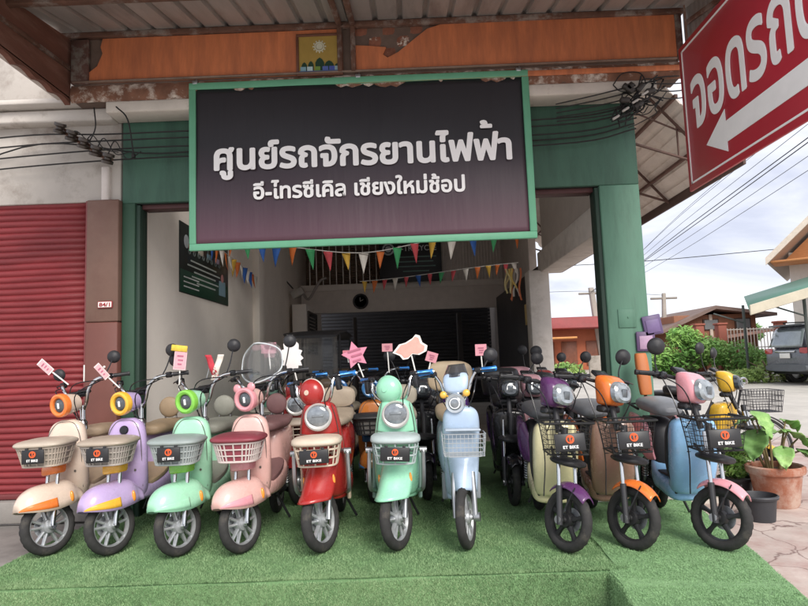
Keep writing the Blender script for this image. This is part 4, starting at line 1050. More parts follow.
        q = MB(); q.tube([(-.07, .02, .61), (-.06, .16, .66)], .01, 6); q.tube([(.07, .02, .61), (.06, .16, .66)], .01, 6); q.tube([(0, .06, .80), (0, .16, .82)], .01, 6); q.build('basket_bracket', BLACK, t)
        if board: plate(t, (0, -.168, .735), .2, .115, tilt=R(-8))
    for m_ in mir: mirror(t, S, (m_[0] * .2, .21, 1.115), (m_[0] * m_[1], m_[2], m_[3]), .062)
    return t

# ---- front row, left to right
scooter_a('cream scooter with orange lamp rim at the shutter end of the front row', (-2.672, 4.515, .008), R(3), R(-32), dict(body='#d8c4b2', accent='#ee7a22', seat='#a08a72', lid='#b5a898', wire='#b4a698', liner='#a0968b', grip='#2a2a2c'), mir=((1, .24, .36, 1.38), (-1, .30, .30, 1.32)))
scooter_a('lilac scooter with yellow lamp rim and tan lidded basket', (-2.199, 4.466, .008), R(2), R(-30), dict(body='#b9a1cf', accent='#f0b41c', seat='#9a8468', badge=1, lid='#a89a8a', wire='#aaa19a', liner='#948c86'), mir=((1, .26, .34, 1.42),))
scooter_a('mint green scooter with bright green lamp rim and grey basket lid', (-1.684, 4.39, .008), R(2), R(-30), dict(body='#9fdcb9', accent='#7cc93e', seat='#8b8b80', lid='#8f9a98', wire='#a3abab', liner='#8b9496', trim='#9fdcb9'), mir=((1, .26, .32, 1.44), (-1, .30, .3, 1.40)))
scooter_a('pale pink scooter with eared lamp rim, maroon basket and clear windscreen', (-1.248, 4.411, .008), R(0), R(-28), dict(body='#e3b4ac', accent='#dd949c', seat='#7e5a5a', lid='#823440', wire='#c9bcb8', liner='#8a3a48', trim='#e39aa6'), board=False, ears=True, windshield=True, mir=((1, .26, .32, 1.46),))
scooter_b('glossy red scooter with round lamp and red dome cowl', (-.673, 4.373, .008), R(0), R(-24), dict(body='#a81f1c', seat='#a79784', lid='#c9b9a6', inner='#c6b49c', grip='blue', rim=1), mir=())
scooter_b('mint scooter with mint dome cowl standing in the middle of the row', (-.152, 4.362, .008), R(0), R(-25), dict(body='#93d8b5', seat='#9c9484', lid='#a9b6b6', inner='#7d9a90', grip='blue'), mir=())
scooter_c('pale blue scooter with flyscreen, amber indicators and wire basket', (.329, 4.333, .008), R(0), R(-17), dict(body='#adc3dc', seat='#a8967c'), mir=((1, .26, .3, 1.3),))
scooter_d('cream yellow scooter with purple front mudguard and black basket', (.993, 4.197, .008), R(-2), R(34), dict(body='#e5dcac', accent='#5b2f63', seat='#55565a'), mir=())
scooter_d('brown scooter with orange lamp and orange mudguard', (1.434, 4.193, .008), R(-2), R(36), dict(body='#9a7767', accent='#ef761c', seat='#77797d'), mir=((1, .3, .28, 1.3),))
scooter_d('sky blue scooter with pink lamp and pink mudguard at the right end', (1.974, 4.114, .012), R(-2), R(38), dict(body='#8cc0ec', accent='#e59aa4', seat='#818489'), mir=((-1, .24, .2, 1.30),), backpad='#b9682c')

# ---- second rows inside the shop
GI = 'scooters parked inside behind the front row'
scooter_b('dark red scooter with blue grips parked behind the pale pink scooter', (-1.12, 5.9, .0), R(2), R(-10), dict(body='#8e1d1f', seat='#6d4a4c', lid='#a79a8c', grip='blue'), GI, True, dome=False, tag_board=False, mir=((-1, .26, .3, 1.45),))
scooter_a('navy scooter with blue grips seen between the pale pink and glossy red scooters', (-.78, 6.2, .0), R(0), R(-8), dict(body='#23264a', accent='#2a6fb0', seat='#8f8574', lid='#9b9285', grip='#1f6fb8'), GI, board=False, simple=True, mir=())
scooter_a('amber orange scooter with blue lamp seen between the red and mint scooters', (-.40, 5.85, .0), R(0), R(-5), dict(body='#b86a1c', accent='#2f6fa6', seat='#b7a58c', lid='#2a2a2c', wire='#2a2a2c', grip='#1f6fb8'), GI, board=False, simple=True, mir=((-1, .26, .3, 1.42),))
scooter_d('black scooter with blue grips behind the mint dome scooter', (.1, 5.9, .0), R(0), R(8), dict(body='#232327', accent='#2e2e34', seat='#2c2c2f', grip='#1f6fb8'), GI, basket=False, simple=True, mir=((-1, .3, .26, 1.36),))
scooter_b('purple scooter half hidden behind the pale blue scooter', (.42, 6.05, .0), R(0), R(-6), dict(body='#5a2d86', seat='#857a6c', lid='#8d8478', grip='blue'), GI, True, dome=False, tag_board=False, mir=())
scooter_a('green scooter in the third row near the left interior wall', (-1.7, 7.1, .0), R(0), R(-6), dict(body='#3f7a66', accent='#6a8f80', seat='#8a7a64', lid='#8f8a80'), GI, board=False, simple=True, mir=())
scooter_b('tan scooter in the third row behind the dark red scooter', (-1.05, 7.4, .0), R(0), R(-6), dict(body='#8d7a63', seat='#b3a084', lid='#9d9282'), GI, True, dome=False, tag_board=False, mir=())
scooter_d('small black scooter in the third row behind the amber orange scooter', (-.3, 7.5, .0), R(0), R(-5), dict(body='#1e1f22', accent='#33211f', seat='#2a2a2c'), GI, basket=False, simple=True, mir=((1, .3, .26, 1.36),))
scooter_b('grey scooter in the third row behind the black scooter', (.3, 7.7, .0), R(0), R(-5), dict(body='#6d7076', seat='#a3947e', lid='#7a7a7a'), GI, True, dome=False, tag_board=False, mir=())
scooter_d('large black scooter with black top box left of the cream yellow scooter', (.86, 5.55, .0), R(-4), R(5), dict(body='#17171a', accent='#1f1f23', seat='#232326'), GI, basket=False, mir=((-1, .22, .1, 1.36), (1, .30, .2, 1.3)), topbox=('#1c1c1f', '#232327'))
scooter_d('mauve pink scooter with pink top box behind the cream yellow scooter', (1.12, 5.6, .0), R(0), R(10), dict(body='#b98a92', accent='#b58890', seat='#3b2f33'), GI, basket=False, simple=True, mir=(), topbox=('#c7bcbc', '#cf97a0'))
GO = 'scooters parked beside the shop'
scooter_d('black scooter behind the brown scooter inside the side opening', (1.55, 6.1, .0), R(-3), R(15), dict(body='#1d1d20', accent='#2a2a2e', seat='#2a2a2d'), GO, basket=False, simple=True, mir=((-1, .26, .24, 1.34), (1, .3, .26, 1.3)))
scooter_d('grey scooter with long mirrors in the side opening against the road', (1.62, 7.3, .0), R(-6), R(18), dict(body='#5b5d60', accent='#8c2b2b', seat='#26262a'), GO, basket=False, simple=True, mir=((-1, .24, .24, 1.38), (1, .28, .26, 1.3)))
scooter_d('bright yellow scooter standing by the pavement behind the sky blue scooter', (3.35, 6.1, -.05), R(32), R(22), dict(body='#e0b01e', accent='#e5b622', seat='#2c2c2e'), GO, basket=False, simple=True, mir=((-1, .28, .24, 1.36), (1, .26, .26, 1.34)))

for o in list(col.objects):
    if o.get('category') == 'scooter': o.rotation_euler.y = random.uniform(-.025, .022)      # each leans a little on its stand

# ================================================================== BANNER AND SIGNS
bn = thing('shop_banner', 'large dark banner with green border and two lines of white Thai lettering over the opening', 'banner', (-.393, 5.30, 3.11))
mbn = bpy.data.materials.new('surface'); mbn.use_nodes = True
N_, L_ = mbn.node_tree.nodes, mbn.node_tree.links; bs_ = N_['Principled BSDF']
tc_ = N_.new('ShaderNodeTexCoord'); sx_ = N_.new('ShaderNodeSeparateXYZ'); L_.new(tc_.outputs['Generated'], sx_.inputs[0])
rp_ = N_.new('ShaderNodeValToRGB'); L_.new(sx_.outputs['Z'], rp_.inputs['Fac'])       # the printed design fades from plum to near black
rp_.color_ramp.elements[0].position = 0.0; rp_.color_ramp.elements[0].color = lin('#593544') + [1]
rp_.color_ramp.elements[1].position = 0.62; rp_.color_ramp.elements[1].color = lin('#1e1a21') + [1]
e_ = rp_.color_ramp.elements.new(0.3); e_.color = lin('#3c2733') + [1]
nz_ = N_.new('ShaderNodeTexNoise'); nz_.inputs['Scale'].default_value = 2.0; nz_.inputs['Detail'].default_value = 3
mp_ = N_.new('ShaderNodeMapping'); mp_.inputs['Scale'].default_value = (4, 1, .5); L_.new(tc_.outputs['Object'], mp_.inputs['Vector']); L_.new(mp_.outputs['Vector'], nz_.inputs['Vector'])
bp_ = N_.new('ShaderNodeBump'); bp_.inputs['Strength'].default_value = .35; bp_.inputs['Distance'].default_value = .02; L_.new(nz_.outputs['Fac'], bp_.inputs['Height']); L_.new(bp_.outputs['Normal'], bs_.inputs['Normal'])
L_.new(rp_.outputs['Color'], bs_.inputs['Base Color']); bs_.inputs['Roughness'].default_value = .42
def bwave(x, z): return .006 * math.sin(x * 5 + z) + .004 * math.sin(z * 7 + x * 2)
q = MB(); q.grid(lambda u, v: (-1.49 + 2.98 * u, bwave(-1.49 + 2.98 * u, v), -.72 + 1.44 * v), 60, 24); q.build('vinyl_panel', mbn, bn, solid=.006)
q = MB()
for zz in (-.74, .74): q.box((0, 0, zz), (3.07, .035, .062), .006)
for xx in (-1.505, 1.505): q.box((xx, 0, 0), (.062, .033, 1.42), .006)
q.build('frame', mat('#62a885', .5, var=.08, vs=4), bn)
mlt = mat('#f6f4f4', .5, var=.02)
text_obj('ศูนย์รถจักรยานไฟฟา', 2.66, .43, face(.02, -.018, .045), mlt, bn, bold=.03, extrude=.003, fit='width', label='upper line of large white lettering')
text_obj('้', .11, .075, face(1.13, -.0225, .275), mlt, bn, bold=.03, extrude=.003, fit='both', name='tone_mark')
text_obj('อี-ไทรซีเคิล เชียงใหม่ช้อป', 1.88, .2, face(-.02, -.018, -.245), mlt, bn, bold=.026, extrude=.003, fit='width', label='lower line of small white lettering')
for xx in (-1.48, 0.0, 1.45):
    q = MB(); q.tube([(xx, .0, .76), (xx + .01, -.0, .82), (xx, .0, .90)], .005, 5); q.box((xx, -.005, .775), (.05, .03, .04), .008); q.build('hanger', STEEL, bn)

rd = thing('parking_sign', 'red hanging parking sign with white Thai lettering and an arrow pointing inward', 'sign', (2.3, 3.9, 3.18))
SR = lambda y, z, off=0.0: Matrix(((0, 0, -1, -.014 - off), (-1, 0, 0, y), (0, 1, 0, z), (0, 0, 0, 1)))
q = MB(); q.box((0, -.05, 0), (.024, 1.98, 1.2), .004); q.build('panel', mat('#b51f33', .42, var=.08, vs=2, bump=.08, bs=3, coat=.15), rd)
q = MB(); wht = mat('#f4f1f0', .5, var=.04)
for zz in (-.545, .545): q.box((-.014, -.05, zz), (.005, 1.88, .014), 0)
for yy in (.88, -.98): q.box((-.014, yy, 0), (.005, .014, 1.104), 0)
q.build('border_line', wht, rd)
text_obj('จอดรถด', 1.54, .42, SR(.0, .045), wht, rd, bold=.014, extrude=.004, fit='both')
q = MB()
poly = [(-.60, -.335), (-.31, -.175), (-.31, -.265), (.86, -.265), (.86, -.415), (-.31, -.415), (-.31, -.485)]
q.prism(poly, .004, SR(0, 0)); q.build('arrow', wht, rd, smooth=False)
q = MB(); q.tube([(0, .8, .6), (0, .8, .9)], .008, 6); q.tube([(0, -.7, .6), (0, -.7, .72)], .008, 6); q.build('hanger', m_rust, rd)

pc = thing('framed_picture', 'small gold picture with round emblem and dark arches on the orange beam', 'picture', (-.735, 5.285, 4.10))
q = MB()
for zz in (-.185, .185): q.box((0, 0, zz), (.42, .03, .024), .004)
for xx in (-.2, .2): q.box((xx, 0, 0), (.024, .028, .35), .004)
q.build('frame', mat('#6b4230', .5, var=.2), pc)
q = MB(); q.box((0, .004, 0), (.39, .012, .35), 0); q.build('print', mat('#a98b3e', .4, var=.1, vs=8), pc)
q = MB(); q.torus((0, -.004, .075), (0, 1, 0), .04, .007, 24, 6); q.lathe([(0, .004), (.03, .004), (.03, 0)], (0, -.003, .075), (0, -1, 0), 20)
for k in range(12): q.box((.055 * math.cos(k * math.pi / 6), -.004, .075 + .055 * math.sin(k * math.pi / 6)), (.012, .004, .012), 0)
q.build('emblem', mat('#c9c7b0', .4), pc)
q = MB()
for xx, w_, h_ in ((-.14, .05, .08), (-.08, .05, .09), (0, .08, .12), (.085, .08, .09), (.155, .04, .06)):
    q.prism([(xx - w_ / 2, -.15), (xx + w_ / 2, -.15), (xx + w_ / 2, -.15 + h_ * .6), (xx + w_ * .3, -.15 + h_ * .85), (xx, -.15 + h_), (xx - w_ * .3, -.15 + h_ * .85), (xx - w_ / 2, -.15 + h_ * .6)], .004, Matrix.Translation((0, -.003, 0)) @ Matrix.Rotation(R(90), 4, 'X'))
q.build('arches', mat('#20402f', .4), pc)
q = MB()
for xx, c in ((-.15, '#7fa6b5'), (-.09, '#b8cfd4'), (-.02, '#6f8f3e'), (.05, '#5a6fb5'), (.11, '#4a5aa8'), (.16, '#8ea8b0')): q.box((xx, -.0075, -.135), (.05, .004, .04), 0, m=mat(c, .4))
q.box((0, -.0075, -.163), (.38, .004, .018), 0, m=mat('#5d76a8', .4)); q.build('lower_band', None, pc)

# ================================================================== CABLES
m_cab = mat('#1c1a1a', .6, var=.2)
cg = 'cables strung across the shop front'
for k, (z0, z1, zl) in enumerate(((3.5, 3.48, 3.44), (3.42, 3.43, 3.36), (3.33, 3.36, 3.27), (3.24, 3.27, 3.18), (3.46, 3.33, 3.22))):
    q = MB(); y = 5.40 + .03 * k
    q.tube([(-6, y, zl - .08), (-4.4, y, zl - .0), (-3.4, y, z0 - .06 * 0), (-2.75 + .08 * k, y, z1), (-1.7, y, z1 + .0), (.2, y, z1 - .03), (1.6, y, z1 - .01), (2.15, y, z1 + .1)], .0075, 5)
    o = q.build('cable', m_cab)
    tag(o, 'black cable strung across the white wall band behind the banner', 'cable', cg)
ib = thing('cable_bracket', 'slanting row of dark spool insulators holding cables beside the banner', 'bracket', (-2.88, 5.3, 3.36))
q = MB(); q.box((0, .05, 0), (.55, .03, .05), .006, rot=Euler((0, R(34), 0))); q.build('arm', m_rust, ib)
for k in range(5):
    f = k / 4 - .5; p = (.44 * f, -.01, -.30 * f)
    q = MB(); q.lathe([(0, -.045), (.05, -.045), (.052, -.02), (.03, -.008), (.03, .008), (.052, .02), (.05, .045), (0, .045)], p, (.35, -.3, 1), 16); q.build('insulator', mat('#3b3029', .35, var=.3, coat=.3), ib)
q = MB()
for k in range(4):
    a = random.uniform(-.15, .25); q.tube([(a, -.02, .02 - a * .6), (a + .08, -.05, .06 - a * .3), (a + .18, -.04, -.06 - a * .5), (a + .3, -.02, -.1)], .005, 5)
q.tube([(.1, -.03, .32), (.13, -.06, .12), (.06, -.03, .0)], .006, 5); q.tube([(.3, -.03, .32), (.42, -.06, .18), (.46, -.03, -.12)], .007, 5); q.box((.46, -.03, -.14), (.03, .03, .04), .006)
q.build('loose_wires', m_cab, ib)
ct = thing('cable_tangle', 'messy tangle of black and grey cables above the right pillar', 'cables', (2.08, 5.3, 3.56))
q = MB(); rr_ = random.Random(5)
for k in range(20):
    p0 = V((rr_.uniform(-.22, -.02), rr_.uniform(-.06, .04), rr_.uniform(-.25, -.02))); p1 = V((rr_.uniform(.05, .28), rr_.uniform(-.06, .04), rr_.uniform(-.05, .22)))
    mid = [p0.lerp(p1, t) + V((rr_.uniform(-.09, .09), rr_.uniform(-.05, .04), rr_.uniform(-.09, .09))) for t in (.25, .5, .75)]
    q.tube([p0] + mid + [p1], rr_.uniform(.004, .008), 5)
q.tube([(-.18, 0, .15), (-.1, -.03, .24), (.05, -.03, .24), (.1, -.02, .15), (.02, -.02, .08), (-.12, -.02, .08), (-.18, 0, .15)], .005, 5)
for k in range(5): q.tube([(-.1 + .03 * k, 0, -.1 + .06 * k), (-.35, .0, -.14 + .05 * k), (-.7, .02, -.16 + .04 * k)], .006, 5)
for k in range(4): q.tube([(.1 + .03 * k, 0, .05 + .05 * k), (.35, .0, .0 + .07 * k), (.75, .1, .1 + .05 * k)], .006, 5)
q.build('wires', m_cab, ct)
q = MB()
for k in range(7): q.box((rr_.uniform(-.15, .18), -.05, rr_.uniform(-.18, .16)), (.09, .05, .05), .014, rot=Euler((0, rr_.uniform(-1, 1), 0)))
q.build('connectors', mat('#3a3532', .5, var=.3), ct)
q = MB()
for k in range(4): q.box((-.2 + .09 * k, -.07, -.18 + .07 * k), (.07, .025, .02), .006, rot=Euler((0, R(-30), 0)))
q.build('cable_tags', mat('#b5b0aa', .5), ct)

# side roof along the right wall
sr_ = thing('side_canopy', 'pale boarded lean-to roof with thin steel trusses along the right side of the shop', 'canopy', (2.2, 5.6, 3.0))
q = MB()
for k in range(9):
    f0, f1 = k / 9, (k + 1) / 9 - .012
    q.box((.06 + .78 * (f0 + f1) / 2, 3.2, 1.0 - .98 * (f0 + f1) / 2), (.78 * (f1 - f0), 6.6, .012), 0, rot=Euler((0, R(51), 0)))
q.add([(.02, -.1, 1.05), (.86, -.1, .02), (.86, 6.5, .02), (.02, 6.5, 1.05)], [(0, 1, 2, 3)]); q.build('boards', mat('#ede4dc', .75, var=.08, vs=3, col2='#d6cabf', th=(.5, .7)), sr_, solid=.008, smooth=False)
for yy in (.1, 1.3, 2.6, 4.0, 5.4):
    q = MB(); q.tube([(.0, yy, .95), (.82, yy, .0)], .016, 6, curve=False); q.tube([(.0, yy, .3), (.8, yy, .02)], .014, 6, curve=False); q.tube([(.0, yy, .62), (.5, yy, .38)], .01, 6, curve=False); q.tube([(.42, yy, .46), (.42, yy, .16)], .01, 6, curve=False); q.build('truss', mat('#5d463f', .7, .1, var=.2), sr_)
q = MB(); q.box((.84, 3.1, .0), (.03, 6.7, .1), .006); q.build('edge_board', mat('#5d4a44', .7, var=.2), sr_)
for xx, zz in ((.3, .66), (.62, .27)):
    q = MB(); q.box((xx, 3.1, zz - .03), (.035, 6.6, .035), .005); q.build('purlin', mat('#6b5048', .7, .2, var=.2), sr_)

# notices on the pillar
for lb, x, z, tilt, c1, c2 in (('purple document holder tilted on the green pillar, the upper one', 2.19, 1.55, R(-9), '#5c4a72', '#6d5a86'), ('purple framed notice with a pink card on the green pillar, the lower one', 2.12, 1.405, 0, '#5a4368', '#a98aa6')):
    t = thing('notice_board', lb, 'notice', (x, 5.555, z)); t.rotation_euler = (0, tilt, 0)
    q = MB(); q.box((0, 0, 0), (.17, .02, .18), .008); q.build('holder', mat(c1, .45, var=.1), t)
    q = MB(); q.box((0, -.012, -.01), (.12, .006, .12), .002); q.build('sheet', mat(c2, .5, var=.15, vs=12), t)

# ================================================================== PRICE TAGS
GT = 'price tags standing on the scooters'
def outline_tag(label, loc, poly, c, edge=None, stick=.16, lean=0.0, yaw=0.0, name='price_tag', scale=1.0):
    t = thing(name, label, 'price tag', loc, yaw, GT); t.rotation_euler = (0, lean, yaw)
    F = Matrix.Rotation(R(90), 4, 'X')
    poly = [(x * scale, y * scale) for x, y in poly]
    q = MB(); q.prism(poly, .006, F); q.build('card', mat(edge or c, .6, var=.05), t, smooth=False)
    if edge:
        q = MB(); q.prism([(x * .84, y * .84) for x, y in poly], .004, Matrix.Translation((0, -.0055, 0)) @ F); q.build('print', mat(c, .6, var=.1, vs=20), t, smooth=False)
    w_ = max(p[0] for p in poly) - min(p[0] for p in poly)
    if (not edge or w_ < .15) and c != '#e5dfdc':
        q = MB(); ph = max(p[1] for p in poly) - min(p[1] for p in poly)
        for k in range(3): q.box((.04 * w_ * (k % 2), -.0105, ph * (.18 - .2 * k)), (w_ * (.5 - .09 * k), .002, ph * .08), 0)
        q.build('printing', mat('#b0627a', .6, var=.2), t)
    lo = min(p[1] for p in poly)
    q = MB(); q.tube([(0, .006, lo + .02), (.01, .01, lo - stick)], .0055, 6, curve=False); q.build('stick', WHITE, t)
    return t
rect = lambda w, h: [(-w / 2, -h / 2), (w / 2, -h / 2), (w / 2, h / 2), (-w / 2, h / 2)]
outline_tag('pale pink strip tag leaning left over the cream scooter', (-2.84, 4.72, 1.36), rect(.06, .13), '#d9a7ac', '#e6d3d2', .16, R(-48))
outline_tag('pale pink strip tag between the cream and lilac scooters', (-2.44, 4.8, 1.31), rect(.05, .14), '#d9a7ac', '#e3c9c8', .12, R(-42))
outline_tag('pink card with yellow top beside the mint green scooter', (-1.84, 4.85, 1.38), rect(.10, .16), '#dba3ad', '#e2b8bd', .16, R(6))
q = MB(); q.box((-1.845, 4.84, 1.47), (.13, .012, .05), .01, rot=Euler((0, R(8), 0))); tag(q.build('yellow_card', mat('#d9b832', .6, var=.25, vs=30)), 'small yellow card over the pink card near the white wall', 'price tag', GT)
t = thing('ribbon_bow', 'red and white ribbon hanging above the pale pink scooter handlebar', 'ribbon', (-1.58, 4.85, 1.34), 0, None)
for dx, c, an in ((-.02, '#b92a3a', -28), (.045, '#d9cfc4', 24)):
    q = MB(); q.grid(lambda u, v: ((u - .5) * .05 + dx + math.sin(R(an)) * -(v - .3) * .15, .008 * math.sin(v * 9), .07 - v * .2), 3, 10); q.build('ribbon', mat(c, .7, var=.15, vs=20), t, solid=.004)
q = MB(); q.tube([(-.01, .01, .05), (-.06, .02, -.12)], .005, 6); q.build('stick', STEEL, t)
outline_tag('pink card behind the clear windscreen', (-1.31, 5.6, 1.47), rect(.14, .10), '#c98a98', None, .14)
star = []
for k in range(26):
    a = 2 * math.pi * k / 26; r_ = .125 if k % 2 else .095
    star.append((r_ * math.cos(a) * .78, r_ * math.sin(a) * 1.1 + (.05 if 4 <= k <= 8 else 0)))
outline_tag('white starburst tag left of the glossy red scooter', (-1.01, 5.15, 1.38), star, '#e5dfdc', None, .1, R(-8))
st2 = [((.115 if k % 2 == 0 else .06) * math.cos(math.pi / 2 + k * math.pi / 5), (.115 if k % 2 == 0 else .06) * math.sin(math.pi / 2 + k * math.pi / 5)) for k in range(10)]
outline_tag('pink star tag with white stick right of the glossy red scooter', (-.46, 5.0, 1.37), st2, '#d987a0', None, .1, R(-15))
outline_tag('short pink strip tag beside the pink star tag', (-.53, 5.02, 1.385), rect(.07, .05), '#c2707f', None, .05, R(0))
outline_tag('small pink card left of the pink plaque', (-.23, 5.8, 1.44), rect(.10, .075), '#cf8f98', None, .2)
plq = [(-.14, -.01), (-.08, .045), (-.03, .05), (.03, .075), (.06, .10), (.09, .085), (.10, .03), (.135, .0), (.12, -.04), (.06, -.06), (.01, -.045), (-.03, -.075), (-.07, -.075), (-.09, -.04)]
outline_tag('wavy pink plaque with white edge above the mint dome scooter', (-.01, 4.72, 1.40), plq, '#dba093', '#ece4de', .14, R(-8))
outline_tag('pink card tilted beside the pale blue scooter flyscreen', (.16, 4.95, 1.33), rect(.09, .08), '#cf8b98', None, .12, R(18))
outline_tag('pink square card right of the pale blue scooter', (.61, 5.4, 1.38), rect(.10, .10), '#d992a0', None, .16)

# ================================================================== POTS AND PLANTS
def leaf_poly(q, base, tip, wid, droop=.12, m=None, nm=8):
    base, tip = V(base), V(tip); d = tip - base; L = d.length; d.normalize()
    side = d.cross(V((0, 0, 1))); side = side.normalized() if side.length > .05 else V((1, 0, 0)); up = side.cross(d)
    def fn(u, v):
        s_ = v * 2 - 1
        w = wid * (math.sin(math.pi * min(1, u * 1.02) ** .62) ** .8 if 0 < u < .985 else .02)
        back = -.18 * L * abs(s_) ** 1.5 * max(0, 1 - u * 3)
        return tuple(base + d * (u * L + back) + side * (s_ * w) + up * (.10 * abs(s_) * w * 3 - droop * u * u * L + .012 * math.sin(u * 18 + s_ * 3)))
    q.grid(fn, 12, nm, m)
m_leaf = mat('#7aa655', .45, var=.2, vs=9, col2='#a3c877', th=(.5, .65), ps=5)
m_leafd = mat('#648f48', .5, var=.25, vs=9)
PZ = -.05
tp = thing('potted_plant', 'large terracotta pot with broad green elephant ear leaves beside the pavement', 'plant', (3.12, 5.46, PZ))
q = MB(); q.lathe([(0, .0), (.15, 0), (.165, .02), (.20, .26), (.205, .27), (.225, .28), (.232, .30), (.232, .335), (.215, .345), (.198, .335), (.19, .29), (0, .28)], n=40); q.build('pot', mat('#a5654a', .8, var=.15, vs=5, bump=.15, bs=30, col2='#c4a999', th=(.42, .62), ps=4), tp)
q = MB(); q.lathe([(0, .30), (.1, .305), (.192, .295)], n=24); q.build('soil', mat('#5a4434', .95, var=.3, vs=20, bump=.6, bs=40), tp)
lf = [((-.06, .0), (-.14, -.02, .62), (-.26, -.12, .42), .12), ((-.03, .02), (-.14, .0, .78), (-.04, -.12, .60), .14), ((.05, .0), (.12, -.02, .62), (.34, -.06, .48), .12), ((.08, .03), (.26, .05, .56), (.50, -.02, .40), .13), ((.0, .04), (.03, .1, .6), (.22, .14, .62), .11), ((-.05, .05), (-.22, .1, .55), (-.42, .06, .48), .10), ((.1, .0), (.2, -.05, .46), (.33, -.16, .33), .09), ((.02, -.04), (.0, -.14, .50), (-.08, -.30, .38), .08), ((.06, .04), (.20, .12, .70), (.34, .16, .62), .09), ((-.04, .03), (-.10, .12, .72), (-.24, .16, .70), .085)]
for k, (b0, mid, tip, w_) in enumerate(lf):
    q = MB(); q.tube([(b0[0], b0[1], .30), ((b0[0] * 1.4 + mid[0]) / 2.2, (b0[1] + mid[1]) / 2.4, (.3 + mid[2]) / 2 + .05), mid], .012, 7, r1=.006); q.build('stem', mat('#7a6a42', .6, var=.2), tp)
    q = MB(); leaf_poly(q, mid, tip, w_, .18); q.build('leaf', m_leaf if k % 3 else m_leafd, tp, solid=.002, ang=80)
def leaf_cloud(q, cents, n, size, rng, m=None):
    vs = []; fs = []
    for _ in range(n):
        c, r_ = cents[rng.integers(len(cents))]
        d = rng.normal(size=3); d /= np.linalg.norm(d); rad = rng.uniform(.55, 1.05)
        p = V(c) + V((d[0] * r_[0], d[1] * r_[1], d[2] * r_[2])) * rad
        s_ = size * rng.uniform(.6, 1.3)
        a = V(rng.normal(size=3)).normalized(); b_ = a.orthogonal().normalized(); n_ = a.cross(b_)
        o = len(vs); vs += [p - a * s_, p + b_ * s_ * .45 + n_ * s_ * .1, p + a * s_, p - b_ * s_ * .45 + n_ * s_ * .1]; fs.append((o, o + 1, o + 2, o + 3))
    q.add(vs, fs, m)
sp = thing('potted_shrub', 'small bushy shrub in a black plastic pot behind the sky blue scooter wheel', 'plant', (2.92, 5.75, PZ))
q = MB(); q.lathe([(0, 0), (.11, 0), (.14, .17), (.155, .175), (.155, .195), (.14, .2), (.13, .17), (0, .165)], n=30); q.build('pot', plastic('#2a2a2c'), sp)
q = MB(); rng = np.random.default_rng(4); leaf_cloud(q, [((0, 0, .34), (.14, .14, .12)), ((-.05, -.03, .42), (.09, .09, .1)), ((.06, .02, .44), (.08, .08, .1)), ((.0, .0, .25), (.12, .12, .06))], 700, .032, rng, None); q.build('foliage', mat('#6f9a3c', .5, var=.3, vs=8, col2='#a3bf62', th=(.5, .62), ps=8), sp, smooth=False)
q = MB()
for k in range(8): q.tube([(0, 0, .16), (.03 * math.cos(k), .03 * math.sin(k), .28), (.09 * math.cos(k * 1.7), .09 * math.sin(k * 1.7), .42)], .005, 5)
q.build('stem', mat('#6b6a3e', .7), sp)
ep = thing('plastic_pot', 'empty black plastic pot in front of the terracotta pot', 'pot', (2.72, 5.02, PZ))
q = MB(); q.lathe([(0, 0), (.105, 0), (.125, .17), (.14, .172), (.142, .195), (.13, .20), (.122, .175), (.10, .02), (0, .02)], n=34); q.build('body', plastic('#35363a', .5), ep)
q = MB(); q.torus((0, 0, .19), (0, 0, 1), .137, .007, 34, 8); q.build('rim', plastic('#4a4b50', .45), ep)

# ================================================================== BICYCLE, TRICYCLE
bc = thing('bicycle', 'dark city bicycle with wire basket standing by the potted plants', 'bicycle', (3.62, 6.55, PZ), R(84))
mbk = mat('#26262b', .35, .3, var=.1, coat=.3)
for nm, y in (('front_wheel', 0), ('rear_wheel', 1.02)):
    q = MB(); q.torus((0, y, .32), (1, 0, 0), .285, .012, 48, 8)
    q.lathe([(0, -.04), (.02, -.04), (.02, .04), (0, .04)], (0, y, .32), (1, 0, 0), 12)
    for k in range(24):
        a = 2 * math.pi * k / 24; q.tube([((-.02 if k % 2 else .02), y + .015 * math.cos(a + .6), .32 + .015 * math.sin(a + .6)), (0, y + .28 * math.cos(a), .32 + .28 * math.sin(a))], .0018, 4, curve=False)
    w = q.build(nm, STEEL, bc)
    q = MB(); q.torus((0, y, .32), (1, 0, 0), .303, .018, 48, 8); q.build('tyre', TYRE, w)
q = MB()
for p in ([(0, .22, .78), (0, .27, .62)], [(0, .26, .66), (0, .42, .36), (0, .60, .30)], [(0, .25, .70), (0, .5, .5), (0, .70, .62)], [(0, .60, .30), (0, .76, .86)], [(.03, .60, .30), (.05, 1.02, .32)], [(-.03, .60, .30), (-.05, 1.02, .32)], [(.03, .72, .68), (.05, 1.02, .32)], [(-.03, .72, .68), (-.05, 1.02, .32)]): q.tube(p, .015, 8)
q.build('frame', mbk, bc)
q = MB(); q.tube([(.045, 0, .32), (.045, .14, .62), (0, .22, .74)], .011, 7); q.tube([(-.045, 0, .32), (-.045, .14, .62), (0, .22, .74)], .011, 7); q.tube([(0, .2, .74), (0, .14, .98)], .013, 8, curve=False); q.build('fork', mbk, bc)
q = MB(); q.tube([(-.28, .34, 1.02), (-.22, .2, 1.06), (-.08, .12, 1.0), (.08, .12, 1.0), (.22, .2, 1.06), (.28, .34, 1.02)], .011, 8); q.build('handlebar', CHROME, bc)
for s_ in (-1, 1):
    q = MB(); q.tube([(s_ * .265, .30, 1.032), (s_ * .29, .40, 1.01)], .017, 8, curve=False); q.build('grip', BLACK, bc)
q = MB()
